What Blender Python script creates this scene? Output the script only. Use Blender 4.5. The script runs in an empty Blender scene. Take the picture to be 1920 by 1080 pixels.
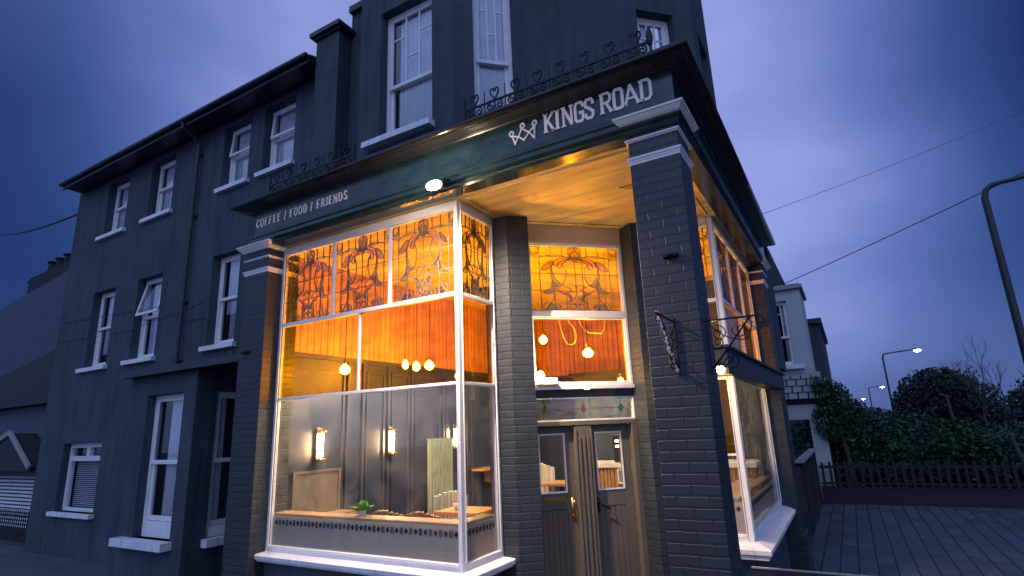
import bpy, bmesh, math, random
from mathutils import Vector, Matrix
random.seed(7)
R = math.radians
S2 = math.sqrt(.5)
scene = bpy.context.scene
COL = scene.collection
GZ = -.45                                   # ground level

# ------------------------------------------------------------ camera
cam = bpy.data.cameras.new('camera'); camo = bpy.data.objects.new('camera', cam); COL.objects.link(camo)
cam.lens = 19.5916; cam.sensor_width = 36; cam.clip_end = 2000; cam.clip_start = .05
yaw, pitch, roll = .524911591, .246434048, -.0410623896
F = Vector((-math.sin(yaw)*math.cos(pitch), math.cos(yaw)*math.cos(pitch), math.sin(pitch)))
r_ = F.cross(Vector((0, 0, 1))).normalized(); u_ = r_.cross(F)
Rt = math.cos(roll)*r_ + math.sin(roll)*u_; Up = -math.sin(roll)*r_ + math.cos(roll)*u_
M = Matrix((Rt, Up, -F)).transposed().to_4x4(); M.translation = Vector((0, 0, 1.7))
camo.matrix_world = M
scene.camera = camo

# ------------------------------------------------------------ sky, sun, exposure
world = bpy.data.worlds.new('World'); scene.world = world; world.use_nodes = True
wn = world.node_tree; wn.nodes.clear()
def N(t, ty, **k):
    n = t.nodes.new(ty)
    for a, b in k.items():
        if a in ('operation', 'blend_type', 'data_type', 'sky_type', 'sun_disc', 'noise_dimensions', 'interpolation'): setattr(n, a, b)
        else: n.inputs[a.replace('_', ' ')].default_value = b
    return n
wo = wn.nodes.new('ShaderNodeOutputWorld'); bg = wn.nodes.new('ShaderNodeBackground')
tc = wn.nodes.new('ShaderNodeTexCoord')
sky = wn.nodes.new('ShaderNodeTexSky'); sky.sky_type = 'NISHITA'; sky.sun_disc = False
sky.sun_elevation = R(1.5); sky.sun_rotation = R(165); sky.air_density = 1.0; sky.dust_density = 1.5; sky.ozone_density = 6
skm = wn.nodes.new('ShaderNodeMixRGB'); skm.blend_type = 'MULTIPLY'; skm.inputs[0].default_value = 1
wn.links.new(sky.outputs[0], skm.inputs[1]); skm.inputs[2].default_value = (.03, .035, .05, 1)
# dusk cloud cover: brighter low veil beyond the building, darker banks to either side
def lobe(d, p0, p1, v):
    d = Vector(d).normalized()
    dt = wn.nodes.new('ShaderNodeVectorMath'); dt.operation = 'DOT_PRODUCT'
    wn.links.new(tc.outputs['Generated'], dt.inputs[0]); dt.inputs[1].default_value = d
    mr = wn.nodes.new('ShaderNodeMapRange'); mr.interpolation_type = 'SMOOTHSTEP'
    mr.inputs['From Min'].default_value = p0; mr.inputs['From Max'].default_value = p1
    mr.inputs['To Min'].default_value = 0; mr.inputs['To Max'].default_value = v
    wn.links.new(dt.outputs['Value'], mr.inputs['Value']); return mr.outputs[0]
def wadd(a, b, op='ADD'):
    m = wn.nodes.new('ShaderNodeMath'); m.operation = op
    for i, q in enumerate((a, b)):
        if isinstance(q, (int, float)): m.inputs[i].default_value = q
        else: wn.links.new(q, m.inputs[i])
    return m.outputs[0]
nz = wn.nodes.new('ShaderNodeTexNoise'); nz.inputs['Scale'].default_value = 2.6; nz.inputs['Detail'].default_value = 3; nz.inputs['Roughness'].default_value = .45
mp = wn.nodes.new('ShaderNodeMapping'); mp.inputs['Scale'].default_value = (1, 1, 2.2); mp.inputs['Location'].default_value = (.4, .2, 0)
wn.links.new(tc.outputs['Generated'], mp.inputs[0]); wn.links.new(mp.outputs[0], nz.inputs['Vector'])
nr = wn.nodes.new('ShaderNodeMapRange'); nr.inputs['From Min'].default_value = .3; nr.inputs['From Max'].default_value = .7
nr.inputs['To Min'].default_value = .80; nr.inputs['To Max'].default_value = 1.14; wn.links.new(nz.outputs[0], nr.inputs['Value'])
lum = wadd(wadd(lobe((-.39, .75, .53), .70, .97, .86), lobe((0, 1, .06), .86, 1.0, .30)), .10)
lum = wadd(lum, lobe((.36, .80, .50), .86, 1.0, .22), 'SUBTRACT')
lum = wadd(lum, nr.outputs[0], 'MULTIPLY')
cr = wn.nodes.new('ShaderNodeValToRGB')
e = cr.color_ramp.elements
e[0].position = 0; e[0].color = (.007, .018, .085, 1)
e[1].position = 1; e[1].color = (.31, .36, .74, 1)
m_ = cr.color_ramp.elements.new(.3); m_.color = (.040, .078, .235, 1)
m_ = cr.color_ramp.elements.new(.6); m_.color = (.118, .17, .44, 1)
wn.links.new(lum, cr.inputs[0])
# the western half of the sky, out of the picture, is the paler one
wv = wadd(lobe((0, -1, .62), .0, .9, 1.0), lobe((1, -.25, .4), .3, .95, .45))
wm = wn.nodes.new('ShaderNodeMixRGB'); wm.blend_type = 'ADD'; wn.links.new(wv, wm.inputs[0]); wn.links.new(cr.outputs[0], wm.inputs[1]); wm.inputs[2].default_value = (.30, .40, .76, 1)
ad = wn.nodes.new('ShaderNodeMixRGB'); ad.blend_type = 'ADD'; ad.inputs[0].default_value = 1
wn.links.new(wm.outputs[0], ad.inputs[1]); wn.links.new(skm.outputs[0], ad.inputs[2])
wn.links.new(ad.outputs[0], bg.inputs[0]); bg.inputs[1].default_value = 1.0
wn.links.new(bg.outputs[0], wo.inputs[0])
sun = bpy.data.lights.new('dusk_sun', 'SUN'); sun.energy = .3; sun.angle = R(40); sun.color = (.62, .72, 1)
suno = bpy.data.objects.new('dusk_sun', sun); COL.objects.link(suno); suno.rotation_euler = (R(48), 0, R(12))
vs = scene.view_settings; vs.view_transform = 'Standard'; vs.look = 'None'; vs.exposure = 0; vs.gamma = 1; vs.use_curve_mapping = False
scene.cycles.use_denoising = True
scene.cycles.max_bounces = 10; scene.cycles.transparent_max_bounces = 24
scene.cycles.sample_clamp_indirect = 6

# ------------------------------------------------------------ materials
def mat(name, col, rough=.7, metal=0, var=.12, vs_=3., bump=0, bs=40., spec=.4, emit=None, es=0, coat=0, alpha=None, streak=None):
    m = bpy.data.materials.new(name); m.use_nodes = True; t = m.node_tree; b = t.nodes['Principled BSDF']
    b.inputs['Roughness'].default_value = rough; b.inputs['Metallic'].default_value = metal
    b.inputs['Specular IOR Level'].default_value = spec; b.inputs['Coat Weight'].default_value = coat
    co = t.nodes.new('ShaderNodeTexCoord')
    n1 = t.nodes.new('ShaderNodeTexNoise'); n1.inputs['Scale'].default_value = vs_; n1.inputs['Detail'].default_value = 6; n1.inputs['Roughness'].default_value = .62
    if streak:
        mp = t.nodes.new('ShaderNodeMapping'); mp.inputs['Scale'].default_value = streak
        t.links.new(co.outputs['Object'], mp.inputs[0]); t.links.new(mp.outputs[0], n1.inputs['Vector'])
    else: t.links.new(co.outputs['Object'], n1.inputs['Vector'])
    mr = t.nodes.new('ShaderNodeMapRange'); mr.inputs['From Min'].default_value = .3; mr.inputs['From Max'].default_value = .7
    mr.inputs['To Min'].default_value = 1-var; mr.inputs['To Max'].default_value = 1+var
    t.links.new(n1.outputs[0], mr.inputs['Value'])
    mx = t.nodes.new('ShaderNodeMixRGB'); mx.blend_type = 'MULTIPLY'; mx.inputs[0].default_value = 1
    mx.inputs[1].default_value = (*col, 1); t.links.new(mr.outputs[0], mx.inputs[2]); t.links.new(mx.outputs[0], b.inputs['Base Color'])
    if bump:
        n2 = t.nodes.new('ShaderNodeTexNoise'); n2.inputs['Scale'].default_value = bs; n2.inputs['Detail'].default_value = 4
        t.links.new(co.outputs['Object'], n2.inputs['Vector'])
        bp = t.nodes.new('ShaderNodeBump'); bp.inputs['Strength'].default_value = bump; bp.inputs['Distance'].default_value = .01
        t.links.new(n2.outputs[0], bp.inputs['Height']); t.links.new(bp.outputs[0], b.inputs['Normal'])
    if emit: b.inputs['Emission Color'].default_value = (*emit, 1); b.inputs['Emission Strength'].default_value = es
    m['b'] = 1
    return m
def brickmat(name, col, rough=.45, bw=.225, bh=.075, mortar=.009, dark=.55, bump=.9, var=.25, offset=.5, spec=.5, rot=0):
    m = bpy.data.materials.new(name); m.use_nodes = True; t = m.node_tree; b = t.nodes['Principled BSDF']
    b.inputs['Roughness'].default_value = rough; b.inputs['Specular IOR Level'].default_value = spec
    uv = t.nodes.new('ShaderNodeTexCoord'); br = t.nodes.new('ShaderNodeTexBrick')
    br.offset = offset
    c = col
    br.inputs['Color1'].default_value = (*[x*(1+var) for x in c], 1); br.inputs['Color2'].default_value = (*[x*(1-var) for x in c], 1)
    br.inputs['Mortar'].default_value = (*[x*dark for x in c], 1)
    br.inputs['Scale'].default_value = 1; br.inputs['Mortar Size'].default_value = mortar; br.inputs['Mortar Smooth'].default_value = .35
    br.inputs['Brick Width'].default_value = bw; br.inputs['Row Height'].default_value = bh; br.inputs['Bias'].default_value = 0
    n0 = t.nodes.new('ShaderNodeTexNoise'); n0.inputs['Scale'].default_value = 9; n0.inputs['Detail'].default_value = 3
    wob = t.nodes.new('ShaderNodeMixRGB'); wob.blend_type = 'LINEAR_LIGHT'; wob.inputs[0].default_value = .006
    t.links.new(uv.outputs['UV'], wob.inputs[1]); t.links.new(uv.outputs['UV'], n0.inputs['Vector']); t.links.new(n0.outputs['Color'], wob.inputs[2])
    rm = t.nodes.new('ShaderNodeMapping'); rm.inputs['Rotation'].default_value = (0, 0, rot); t.links.new(wob.outputs[0], rm.inputs[0])
    t.links.new(rm.outputs[0], br.inputs['Vector'])
    n1 = t.nodes.new('ShaderNodeTexNoise'); n1.inputs['Scale'].default_value = 5; n1.inputs['Detail'].default_value = 7
    t.links.new(uv.outputs['UV'], n1.inputs['Vector'])
    mr = t.nodes.new('ShaderNodeMapRange'); mr.inputs['To Min'].default_value = .7; mr.inputs['To Max'].default_value = 1.3
    t.links.new(n1.outputs[0], mr.inputs['Value'])
    mx = t.nodes.new('ShaderNodeMixRGB'); mx.blend_type = 'MULTIPLY'; mx.inputs[0].default_value = 1
    t.links.new(br.outputs[0], mx.inputs[1]); t.links.new(mr.outputs[0], mx.inputs[2]); t.links.new(mx.outputs[0], b.inputs['Base Color'])
    inv = t.nodes.new('ShaderNodeMath'); inv.operation = 'SUBTRACT'; inv.inputs[0].default_value = 1; t.links.new(br.outputs['Fac'], inv.inputs[1])
    n2 = t.nodes.new('ShaderNodeTexNoise'); n2.inputs['Scale'].default_value = 45; n2.inputs['Detail'].default_value = 5; t.links.new(uv.outputs['UV'], n2.inputs['Vector'])
    ad = t.nodes.new('ShaderNodeMath'); ad.operation = 'MULTIPLY_ADD'; ad.inputs[1].default_value = .35
    t.links.new(n2.outputs[0], ad.inputs[0]); t.links.new(inv.outputs[0], ad.inputs[2])
    bp = t.nodes.new('ShaderNodeBump'); bp.inputs['Strength'].default_value = bump; bp.inputs['Distance'].default_value = .006
    t.links.new(ad.outputs[0], bp.inputs['Height']); t.links.new(bp.outputs[0], b.inputs['Normal'])
    return m
def glassmat(name, tint, refl=.08, rough=.015, dirt_haze=0, wavy=0, tvar=0, streak=(3, 3, 8)):
    m = bpy.data.materials.new(name); m.use_nodes = True; t = m.node_tree; t.nodes.clear()
    o = t.nodes.new('ShaderNodeOutputMaterial'); tr = t.nodes.new('ShaderNodeBsdfTransparent'); gl = t.nodes.new('ShaderNodeBsdfGlossy')
    gl.inputs['Roughness'].default_value = rough; tr.inputs[0].default_value = (*tint, 1)
    co = t.nodes.new('ShaderNodeTexCoord')
    if tvar:
        n = t.nodes.new('ShaderNodeTexNoise'); n.inputs['Scale'].default_value = 1; n.inputs['Detail'].default_value = 5
        mp = t.nodes.new('ShaderNodeMapping'); mp.inputs['Scale'].default_value = streak
        t.links.new(co.outputs['Object'], mp.inputs[0]); t.links.new(mp.outputs[0], n.inputs['Vector'])
        mr = t.nodes.new('ShaderNodeMapRange'); mr.inputs['From Min'].default_value = .3; mr.inputs['From Max'].default_value = .7
        mr.inputs['To Min'].default_value = 1-tvar; mr.inputs['To Max'].default_value = 1+tvar*.3
        t.links.new(n.outputs[0], mr.inputs['Value'])
        mx = t.nodes.new('ShaderNodeMixRGB'); mx.blend_type = 'MULTIPLY'; mx.inputs[0].default_value = 1; mx.inputs[1].default_value = (*tint, 1)
        t.links.new(mr.outputs[0], mx.inputs[2]); t.links.new(mx.outputs[0], tr.inputs[0])
    lw = t.nodes.new('ShaderNodeLayerWeight'); lw.inputs[0].default_value = .5
    pw = t.nodes.new('ShaderNodeMath'); pw.operation = 'POWER'; pw.inputs[1].default_value = 4.5; t.links.new(lw.outputs['Facing'], pw.inputs[0])
    ml = t.nodes.new('ShaderNodeMath'); ml.operation = 'MULTIPLY_ADD'; ml.inputs[1].default_value = .6; ml.inputs[2].default_value = refl; ml.use_clamp = True
    t.links.new(pw.outputs[0], ml.inputs[0])
    if wavy:
        n = t.nodes.new('ShaderNodeTexNoise'); n.inputs['Scale'].default_value = 6; t.links.new(co.outputs['Object'], n.inputs['Vector'])
        bp = t.nodes.new('ShaderNodeBump'); bp.inputs['Strength'].default_value = wavy; bp.inputs['Distance'].default_value = .02
        t.links.new(n.outputs[0], bp.inputs['Height']); t.links.new(bp.outputs[0], gl.inputs['Normal'])
    ms = t.nodes.new('ShaderNodeMixShader'); t.links.new(ml.outputs[0], ms.inputs[0]); t.links.new(tr.outputs[0], ms.inputs[1]); t.links.new(gl.outputs[0], ms.inputs[2])
    out = ms.outputs[0]
    if dirt_haze:
        df = t.nodes.new('ShaderNodeBsdfDiffuse'); df.inputs[0].default_value = (.6, .58, .55, 1)
        tl = t.nodes.new('ShaderNodeBsdfTranslucent'); tl.inputs[0].default_value = (.6, .58, .55, 1)
        m1 = t.nodes.new('ShaderNodeMixShader'); m1.inputs[0].default_value = .5; t.links.new(df.outputs[0], m1.inputs[1]); t.links.new(tl.outputs[0], m1.inputs[2])
        n = t.nodes.new('ShaderNodeTexNoise'); n.inputs['Scale'].default_value = 2.2; n.inputs['Detail'].default_value = 7; n.inputs['Distortion'].default_value = 1.6
        t.links.new(co.outputs['Object'], n.inputs['Vector'])
        mr = t.nodes.new('ShaderNodeMapRange'); mr.inputs['From Min'].default_value = .42; mr.inputs['From Max'].default_value = .75; mr.inputs['To Max'].default_value = dirt_haze
        t.links.new(n.outputs[0], mr.inputs['Value'])
        m2 = t.nodes.new('ShaderNodeMixShader'); t.links.new(mr.outputs[0], m2.inputs[0]); t.links.new(out, m2.inputs[1]); t.links.new(m1.outputs[0], m2.inputs[2]); out = m2.outputs[0]
    t.links.new(out, o.inputs[0]); return m
def emis(name, col, s):
    m = bpy.data.materials.new(name); m.use_nodes = True; t = m.node_tree; t.nodes.clear()
    o = t.nodes.new('ShaderNodeOutputMaterial'); e = t.nodes.new('ShaderNodeEmission'); e.inputs[0].default_value = (*col, 1); e.inputs[1].default_value = s
    t.links.new(e.outputs[0], o.inputs[0]); return m
def frosted(name, col, tfac=.5, clear=.12):
    m = bpy.data.materials.new(name); m.use_nodes = True; t = m.node_tree; t.nodes.clear()
    o = t.nodes.new('ShaderNodeOutputMaterial'); d = t.nodes.new('ShaderNodeBsdfDiffuse'); l = t.nodes.new('ShaderNodeBsdfTranslucent'); tr = t.nodes.new('ShaderNodeBsdfTransparent')
    d.inputs[0].default_value = (*col, 1); l.inputs[0].default_value = (*col, 1)
    a = t.nodes.new('ShaderNodeMixShader'); a.inputs[0].default_value = tfac; t.links.new(d.outputs[0], a.inputs[1]); t.links.new(l.outputs[0], a.inputs[2])
    b = t.nodes.new('ShaderNodeMixShader'); b.inputs[0].default_value = clear; t.links.new(a.outputs[0], b.inputs[1]); t.links.new(tr.outputs[0], b.inputs[2])
    t.links.new(b.outputs[0], o.inputs[0]); return m
def boardmat(name, col, w=.11, rough=.5, var=.35):
    # vertical matchboarding: grooves every w metres along u
    m = mat(name, col, rough, var=var, vs_=1, streak=(14, 14, 1.2)); t = m.node_tree; b = t.nodes['Principled BSDF']
    uv = t.nodes.new('ShaderNodeTexCoord'); wv = t.nodes.new('ShaderNodeTexBrick'); wv.offset = 0
    wv.inputs['Scale'].default_value = 1; wv.inputs['Brick Width'].default_value = w; wv.inputs['Row Height'].default_value = 50; wv.inputs['Mortar Size'].default_value = .007; wv.inputs['Mortar Smooth'].default_value = .4
    t.links.new(uv.outputs['UV'], wv.inputs['Vector'])
    inv = t.nodes.new('ShaderNodeMath'); inv.operation = 'SUBTRACT'; inv.inputs[0].default_value = 1; t.links.new(wv.outputs['Fac'], inv.inputs[1])
    bp = t.nodes.new('ShaderNodeBump'); bp.inputs['Strength'].default_value = 1; bp.inputs['Distance'].default_value = .012
    t.links.new(inv.outputs[0], bp.inputs['Height']); t.links.new(bp.outputs[0], b.inputs['Normal'])
    mx = t.nodes.new('ShaderNodeMixRGB'); mx.blend_type = 'MULTIPLY'; src = b.inputs['Base Color'].links[0].from_socket
    t.links.new(wv.outputs['Fac'], mx.inputs[0]); t.links.new(src, mx.inputs[1]); mx.inputs[2].default_value = (.35, .3, .3, 1); t.links.new(mx.outputs[0], b.inputs['Base Color'])
    return m

M_render = mat('painted_render', (.052, .069, .086), .8, var=.14, vs_=1.3, bump=.4, bs=55, spec=.25)
def stain(m, sc, amt, lo=.52, hi=.78, dark=(.45, .45, .47)):
    t = m.node_tree; b = t.nodes['Principled BSDF']; src = b.inputs['Base Color'].links[0].from_socket
    co = t.nodes.new('ShaderNodeTexCoord'); mp = t.nodes.new('ShaderNodeMapping'); mp.inputs['Scale'].default_value = sc; n = t.nodes.new('ShaderNodeTexNoise')
    n.inputs['Scale'].default_value = 1; n.inputs['Detail'].default_value = 8; n.inputs['Roughness'].default_value = .65; n.inputs['Distortion'].default_value = .4
    t.links.new(co.outputs['Object'], mp.inputs[0]); t.links.new(mp.outputs[0], n.inputs['Vector'])
    mr = t.nodes.new('ShaderNodeMapRange'); mr.inputs['From Min'].default_value = lo; mr.inputs['From Max'].default_value = hi; mr.inputs['To Max'].default_value = amt
    t.links.new(n.outputs[0], mr.inputs['Value']); mx = t.nodes.new('ShaderNodeMixRGB'); mx.blend_type = 'MULTIPLY'; t.links.new(mr.outputs[0], mx.inputs[0]); t.links.new(src, mx.inputs[1]); mx.inputs[2].default_value = (*dark, 1)
    t.links.new(mx.outputs[0], b.inputs['Base Color'])
stain(M_render, (6, 6, .5), .9, .46, .74, (.5, .5, .52)); stain(M_render, (.9, .9, .7), .5, .5, .62, (1.5, 1.45, 1.4))
M_brick = brickmat('painted_brick', (.026, .035, .044), dark=.68, var=.10, bump=.55, rough=.5)
M_navy = mat('fascia_paint', (.014, .036, .034), .2, var=.5, vs_=2.5, bump=.12, bs=12, spec=.6, streak=(2, 2, 5))
M_cornice = mat('cornice_paint', (.02, .024, .03), .3, var=.2, bump=.1)
M_trim = mat('dark_trim', (.03, .035, .04), .45)
M_white = mat('white_paint', (.78, .77, .76), .4, var=.07, vs_=6, bump=.08, bs=30)
M_sill = mat('sill_paint', (.72, .73, .74), .5, var=.14, vs_=5, bump=.2)
stain(M_sill, (9, 9, 2), .7, .55, .75, (.5, .48, .45)); stain(M_white, (6, 6, 3), .5, .58, .8, (.55, .52, .48))
M_cream = mat('cream_board', (.70, .56, .38), .55, var=.15, vs_=4)
M_soffit = mat('light_streaked_ceiling_paint', (.68, .46, .18), .4, var=.34, vs_=1.0, bump=.5, bs=2.2, streak=(1.2, 5, 1))  # mottled streaks put light cast through the glass into the colour
def grooves(m, w):
    t = m.node_tree; b = t.nodes['Principled BSDF']; uv = t.nodes.new('ShaderNodeTexCoord'); wv = t.nodes.new('ShaderNodeTexBrick'); wv.offset = .4
    wv.inputs['Scale'].default_value = 1; wv.inputs['Brick Width'].default_value = 2.4; wv.inputs['Row Height'].default_value = w; wv.inputs['Mortar Size'].default_value = .004; wv.inputs['Mortar Smooth'].default_value = .3
    t.links.new(uv.outputs['UV'], wv.inputs['Vector']); src = b.inputs['Base Color'].links[0].from_socket
    mx = t.nodes.new('ShaderNodeMixRGB'); mx.blend_type = 'MULTIPLY'; t.links.new(wv.outputs['Fac'], mx.inputs[0]); t.links.new(src, mx.inputs[1]); mx.inputs[2].default_value = (.5, .42, .35, 1); t.links.new(mx.outputs[0], b.inputs['Base Color'])
grooves(M_soffit, .16)
M_taupe = mat('door_paint', (.125, .105, .082), .42, var=.1, bump=.1, bs=25)
M_glass = glassmat('window_glass', (.95, .96, .97), .10)
M_bayglass = glassmat('shop_window_glass', (.96, .97, .97), .05, dirt_haze=.10)  # the dirt layer also stands in for hazy streaks of reflected light
M_amber = glassmat('amber_glass', (1, .67, .11), .03, tvar=.12, wavy=.1)
M_amber2 = glassmat('amber_leaded_glass', (1, .69, .12), .03, tvar=.22, wavy=.5, streak=(2, 2, 14))
M_green = glassmat('green_stained_glass', (.72, .82, .55), .06)
M_redg = glassmat('red_stained_glass', (1, .80, .72), .06)
M_olive = glassmat('olive_stained_glass', (.78, .74, .5), .06)
M_pink = glassmat('pink_stained_glass', (1, .5, .6), .08)
M_lime = glassmat('lime_stained_glass', (.6, .95, .2), .08)
M_teal = glassmat('teal_stained_glass', (.1, .75, .6), .08)
M_textured = glassmat('textured_clear_glass', (.92, .94, .92), .08, rough=.12, dirt_haze=.10, wavy=.6)
M_lead = mat('lead_came', (.10, .085, .07), .4)
M_frost = frosted('frosted_film', (.62, .58, .5), .45, .1)
M_decal = mat('cut_out_pattern', (.015, .02, .025), .4)
M_iron = mat('black_iron', (.015, .016, .02), .4, metal=.4)
M_brass = mat('brass', (.55, .33, .12), .3, metal=1)
M_letter = mat('silver_lettering', (.80, .75, .72), .4, metal=0, var=.04)
M_wood = mat('wood_boards', (.42, .24, .09), .5)
M_board = boardmat('interior_matchboard', (.56, .29, .10))
M_panel = mat('interior_panelling', (.027, .040, .085), .45, var=.1)
M_panel2 = mat('interior_panel_mould', (.035, .045, .08), .45)
M_floor = mat('interior_floor', (.12, .08, .05), .5)
M_ceil = mat('interior_ceiling', (.78, .66, .46), .6)
M_rad = mat('sage_radiator', (.30, .38, .31), .4)
M_table = mat('table_oak', (.50, .28, .12), .4, var=.25, vs_=4)
M_seat = mat('brown_leather', (.26, .15, .09), .4)
M_blue = mat('pale_blue_shell', (.45, .55, .60), .4)
M_leaf = mat('pot_plant_leaf', (.14, .35, .05), .5)
M_ledge = mat('ledge_wood', (.34, .23, .16), .45)
M_curtain = mat('net_curtain', (.78, .80, .88), .9, var=.25, vs_=6, streak=(18, 18, .6))
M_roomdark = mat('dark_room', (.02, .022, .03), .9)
M_slate = mat('roof_slate', (.022, .025, .032), .6, bump=.3, bs=20)
M_roofdark = mat('roofing_felt', (.03, .03, .035), .8)
M_blind = mat('white_slats', (.7, .75, .8), .5)
M_stone = mat('stone_coping', (.30, .29, .28), .7)
M_pebble = mat('pebbledash', (.42, .45, .46), .9, var=.25, vs_=60)
M_hfol = mat('hedge_leaf', (.014, .062, .018), .55, var=.5, vs_=5)
M_tfol = mat('tree_leaf', (.02, .035, .028), .7, var=.4, vs_=4)
M_bark = mat('bark', (.07, .06, .05), .9, var=.3, vs_=10)
M_fence = mat('dark_fence_wood', (.022, .022, .026), .75, var=.3, vs_=8, streak=(10, 10, 1))
M_pave = brickmat('block_paving', (.075, .088, .11), .6, .62, .235, .013, .25, .7, .22, .5, .3, R(90))
M_bead = mat('pale_enamel', (.5, .48, .5), .35)
M_bulb = emis('filament_bulb_glow', (1, .72, .42), 430)
M_bulbw = emis('white_bulb_glow', (1, .76, .48), 500)
M_tube = emis('sconce_tube_glow', (1, .55, .20), 260)
M_flood = emis('floodlight_lens', (1, .80, .58), 60)
M_led = emis('street_lamp_lens', (.95, .95, .9), 40)
M_lantern = emis('lantern_glow', (1, .62, .22), 120)

# ------------------------------------------------------------ geometry helpers
class Fr:
    """a wall frame: u runs along the wall, n points out of it, z up"""
    def __init__(s, ox, oy, ux, uy):
        s.o = Vector((ox, oy, 0)); s.u = Vector((ux, uy, 0)).normalized(); s.n = s.u.cross(Vector((0, 0, 1)))
    def P(s, u, n, z): return s.o + s.u*u + s.n*n + Vector((0, 0, z))
FA = lambda y: Fr(0, y, 1, 0)        # faces the street, u = world x
FB = lambda x: Fr(x, 0, 0, 1)        # faces the side road, u = world y
WF = Fr(0, 0, 1, 0)
class MB:
    def __init__(s): s.v = []; s.f = []
    def add(s, vs, fs):
        k = len(s.v); s.v += [Vector(a) for a in vs]; s.f += [tuple(i+k for i in f) for f in fs]; return s
    def box(s, x0, y0, z0, x1, y1, z1):
        return s.fbox(WF, x0, x1, -y1, -y0, z0, z1)
    def fbox(s, fr, u0, u1, n0, n1, z0, z1):
        vs = [fr.P(u, n, z) for z in (z0, z1) for u, n in ((u0, n1), (u1, n1), (u1, n0), (u0, n0))]
        return s.add(vs, [(3, 2, 1, 0), (4, 5, 6, 7), (0, 1, 5, 4), (1, 2, 6, 5), (2, 3, 7, 6), (3, 0, 4, 7)])
    def prism(s, fr, pts, n0, n1):          # pts in (u, z)
        k = len(pts); vs = [fr.P(u, n1, z) for u, z in pts] + [fr.P(u, n0, z) for u, z in pts]
        return s.add(vs, [tuple(range(k)), tuple(range(2*k-1, k-1, -1))] + [(i, i+k, (i+1) % k+k, (i+1) % k) for i in range(k)])
    def plan(s, pts, z0, z1):               # pts in (x, y)
        k = len(pts); vs = [(x, y, z1) for x, y in pts] + [(x, y, z0) for x, y in pts]
        return s.add(vs, [tuple(range(k)), tuple(range(2*k-1, k-1, -1))] + [(i, i+k, (i+1) % k+k, (i+1) % k) for i in range(k)])
    def sweep(s, prof, path, close=True):   # prof: list of (e, z); path(e) -> list of (x, y)
        rows = [[Vector((*p, z)) for p in path(e_)] for e_, z in prof]
        n = len(rows[0]); m = len(rows); vs = [p for r in rows for p in r]; fs = []
        for i in range(m if close else m-1):
            for j in range(n-1):
                a = i*n+j; b = ((i+1) % m)*n+j; fs.append((a, a+1, b+1, b))
        if close:
            fs.append(tuple(i*n for i in range(m))); fs.append(tuple((m-1-i)*n+n-1 for i in range(m)))
        return s.add(vs, fs)
    def tube(s, pts, r, sides=8, r2=None):
        pts = [Vector(p) for p in pts]; n = len(pts); rings = []; vs = []
        pv = None
        for i, p in enumerate(pts):
            d = (pts[min(i+1, n-1)]-pts[max(i-1, 0)]).normalized()
            if pv is None:
                a = d.cross(Vector((0, 0, 1)));
                if a.length < .05: a = d.cross(Vector((1, 0, 0)))
            else: a = pv - d*pv.dot(d)
            a.normalize(); pv = a; b = d.cross(a); rr = r if r2 is None else r+(r2-r)*i/(n-1)
            vs += [p+(a*math.cos(t)+b*math.sin(t))*rr for t in [2*math.pi*q/sides for q in range(sides)]]
        fs = [(i*sides+q, i*sides+(q+1) % sides, (i+1)*sides+(q+1) % sides, (i+1)*sides+q) for i in range(n-1) for q in range(sides)]
        fs += [tuple(range(sides-1, -1, -1)), tuple((n-1)*sides+q for q in range(sides))]
        return s.add(vs, fs)
    def ball(s, c, rx, ry=None, rz=None, seg=12, rings=8):
        ry = ry or rx; rz = rz or rx; c = Vector(c); vs = [c+Vector((0, 0, rz))]
        for i in range(1, rings):
            t = math.pi*i/rings
            vs += [c+Vector((rx*math.sin(t)*math.cos(2*math.pi*j/seg), ry*math.sin(t)*math.sin(2*math.pi*j/seg), rz*math.cos(t))) for j in range(seg)]
        vs.append(c-Vector((0, 0, rz))); fs = [(0, 1+j, 1+(j+1) % seg) for j in range(seg)]
        for i in range(rings-2):
            for j in range(seg):
                a = 1+i*seg+j; b = 1+i*seg+(j+1) % seg; fs.append((a, a+seg, b+seg, b))
        L = len(vs)-1; a = 1+(rings-2)*seg; fs += [(L, a+(j+1) % seg, a+j) for j in range(seg)]
        return s.add(vs, fs)
    def lathe(s, c, prof, seg=16):          # prof: (r, z) top to bottom
        c = Vector(c); vs = [c+Vector((r*math.cos(2*math.pi*j/seg), r*math.sin(2*math.pi*j/seg), z)) for r, z in prof for j in range(seg)]
        fs = [(i*seg+j, (i+1)*seg+j, (i+1)*seg+(j+1) % seg, i*seg+(j+1) % seg) for i in range(len(prof)-1) for j in range(seg)]
        fs += [tuple(range(seg)), tuple(len(vs)-1-j for j in range(seg))]
        return s.add(vs, fs)
    def ribbon(s, fr, pts, w, n0, n1):      # flat strip in the wall plane, mitred
        k = len(pts); L = []; Rr = []
        P2 = [Vector(p) for p in pts]; closed = (P2[0]-P2[-1]).length < 1e-6 and k > 3
        for i, p in enumerate(P2):
            if closed: a = P2[i-1] if i else P2[-2]; b = P2[i+1] if i < k-1 else P2[1]
            else: a = P2[max(i-1, 0)]; b = P2[min(i+1, k-1)]
            d1 = (p-a); d2 = (b-p)
            if d1.length < 1e-9: d1 = d2
            if d2.length < 1e-9: d2 = d1
            d1.normalize(); d2.normalize(); t = (d1+d2)
            if t.length < 1e-6: t = d1
            t.normalize(); nn = Vector((-t.y, t.x)); c = max(.4, nn.dot(Vector((-d1.y, d1.x))))
            ww = w/2 if not isinstance(w, (list, tuple)) else w[i]/2
            L.append(p+nn*ww/c); Rr.append(p-nn*ww/c)
        vs = [fr.P(q.x, n, q.y) for n in (n1, n0) for q in L+Rr]
        fs = []
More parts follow.
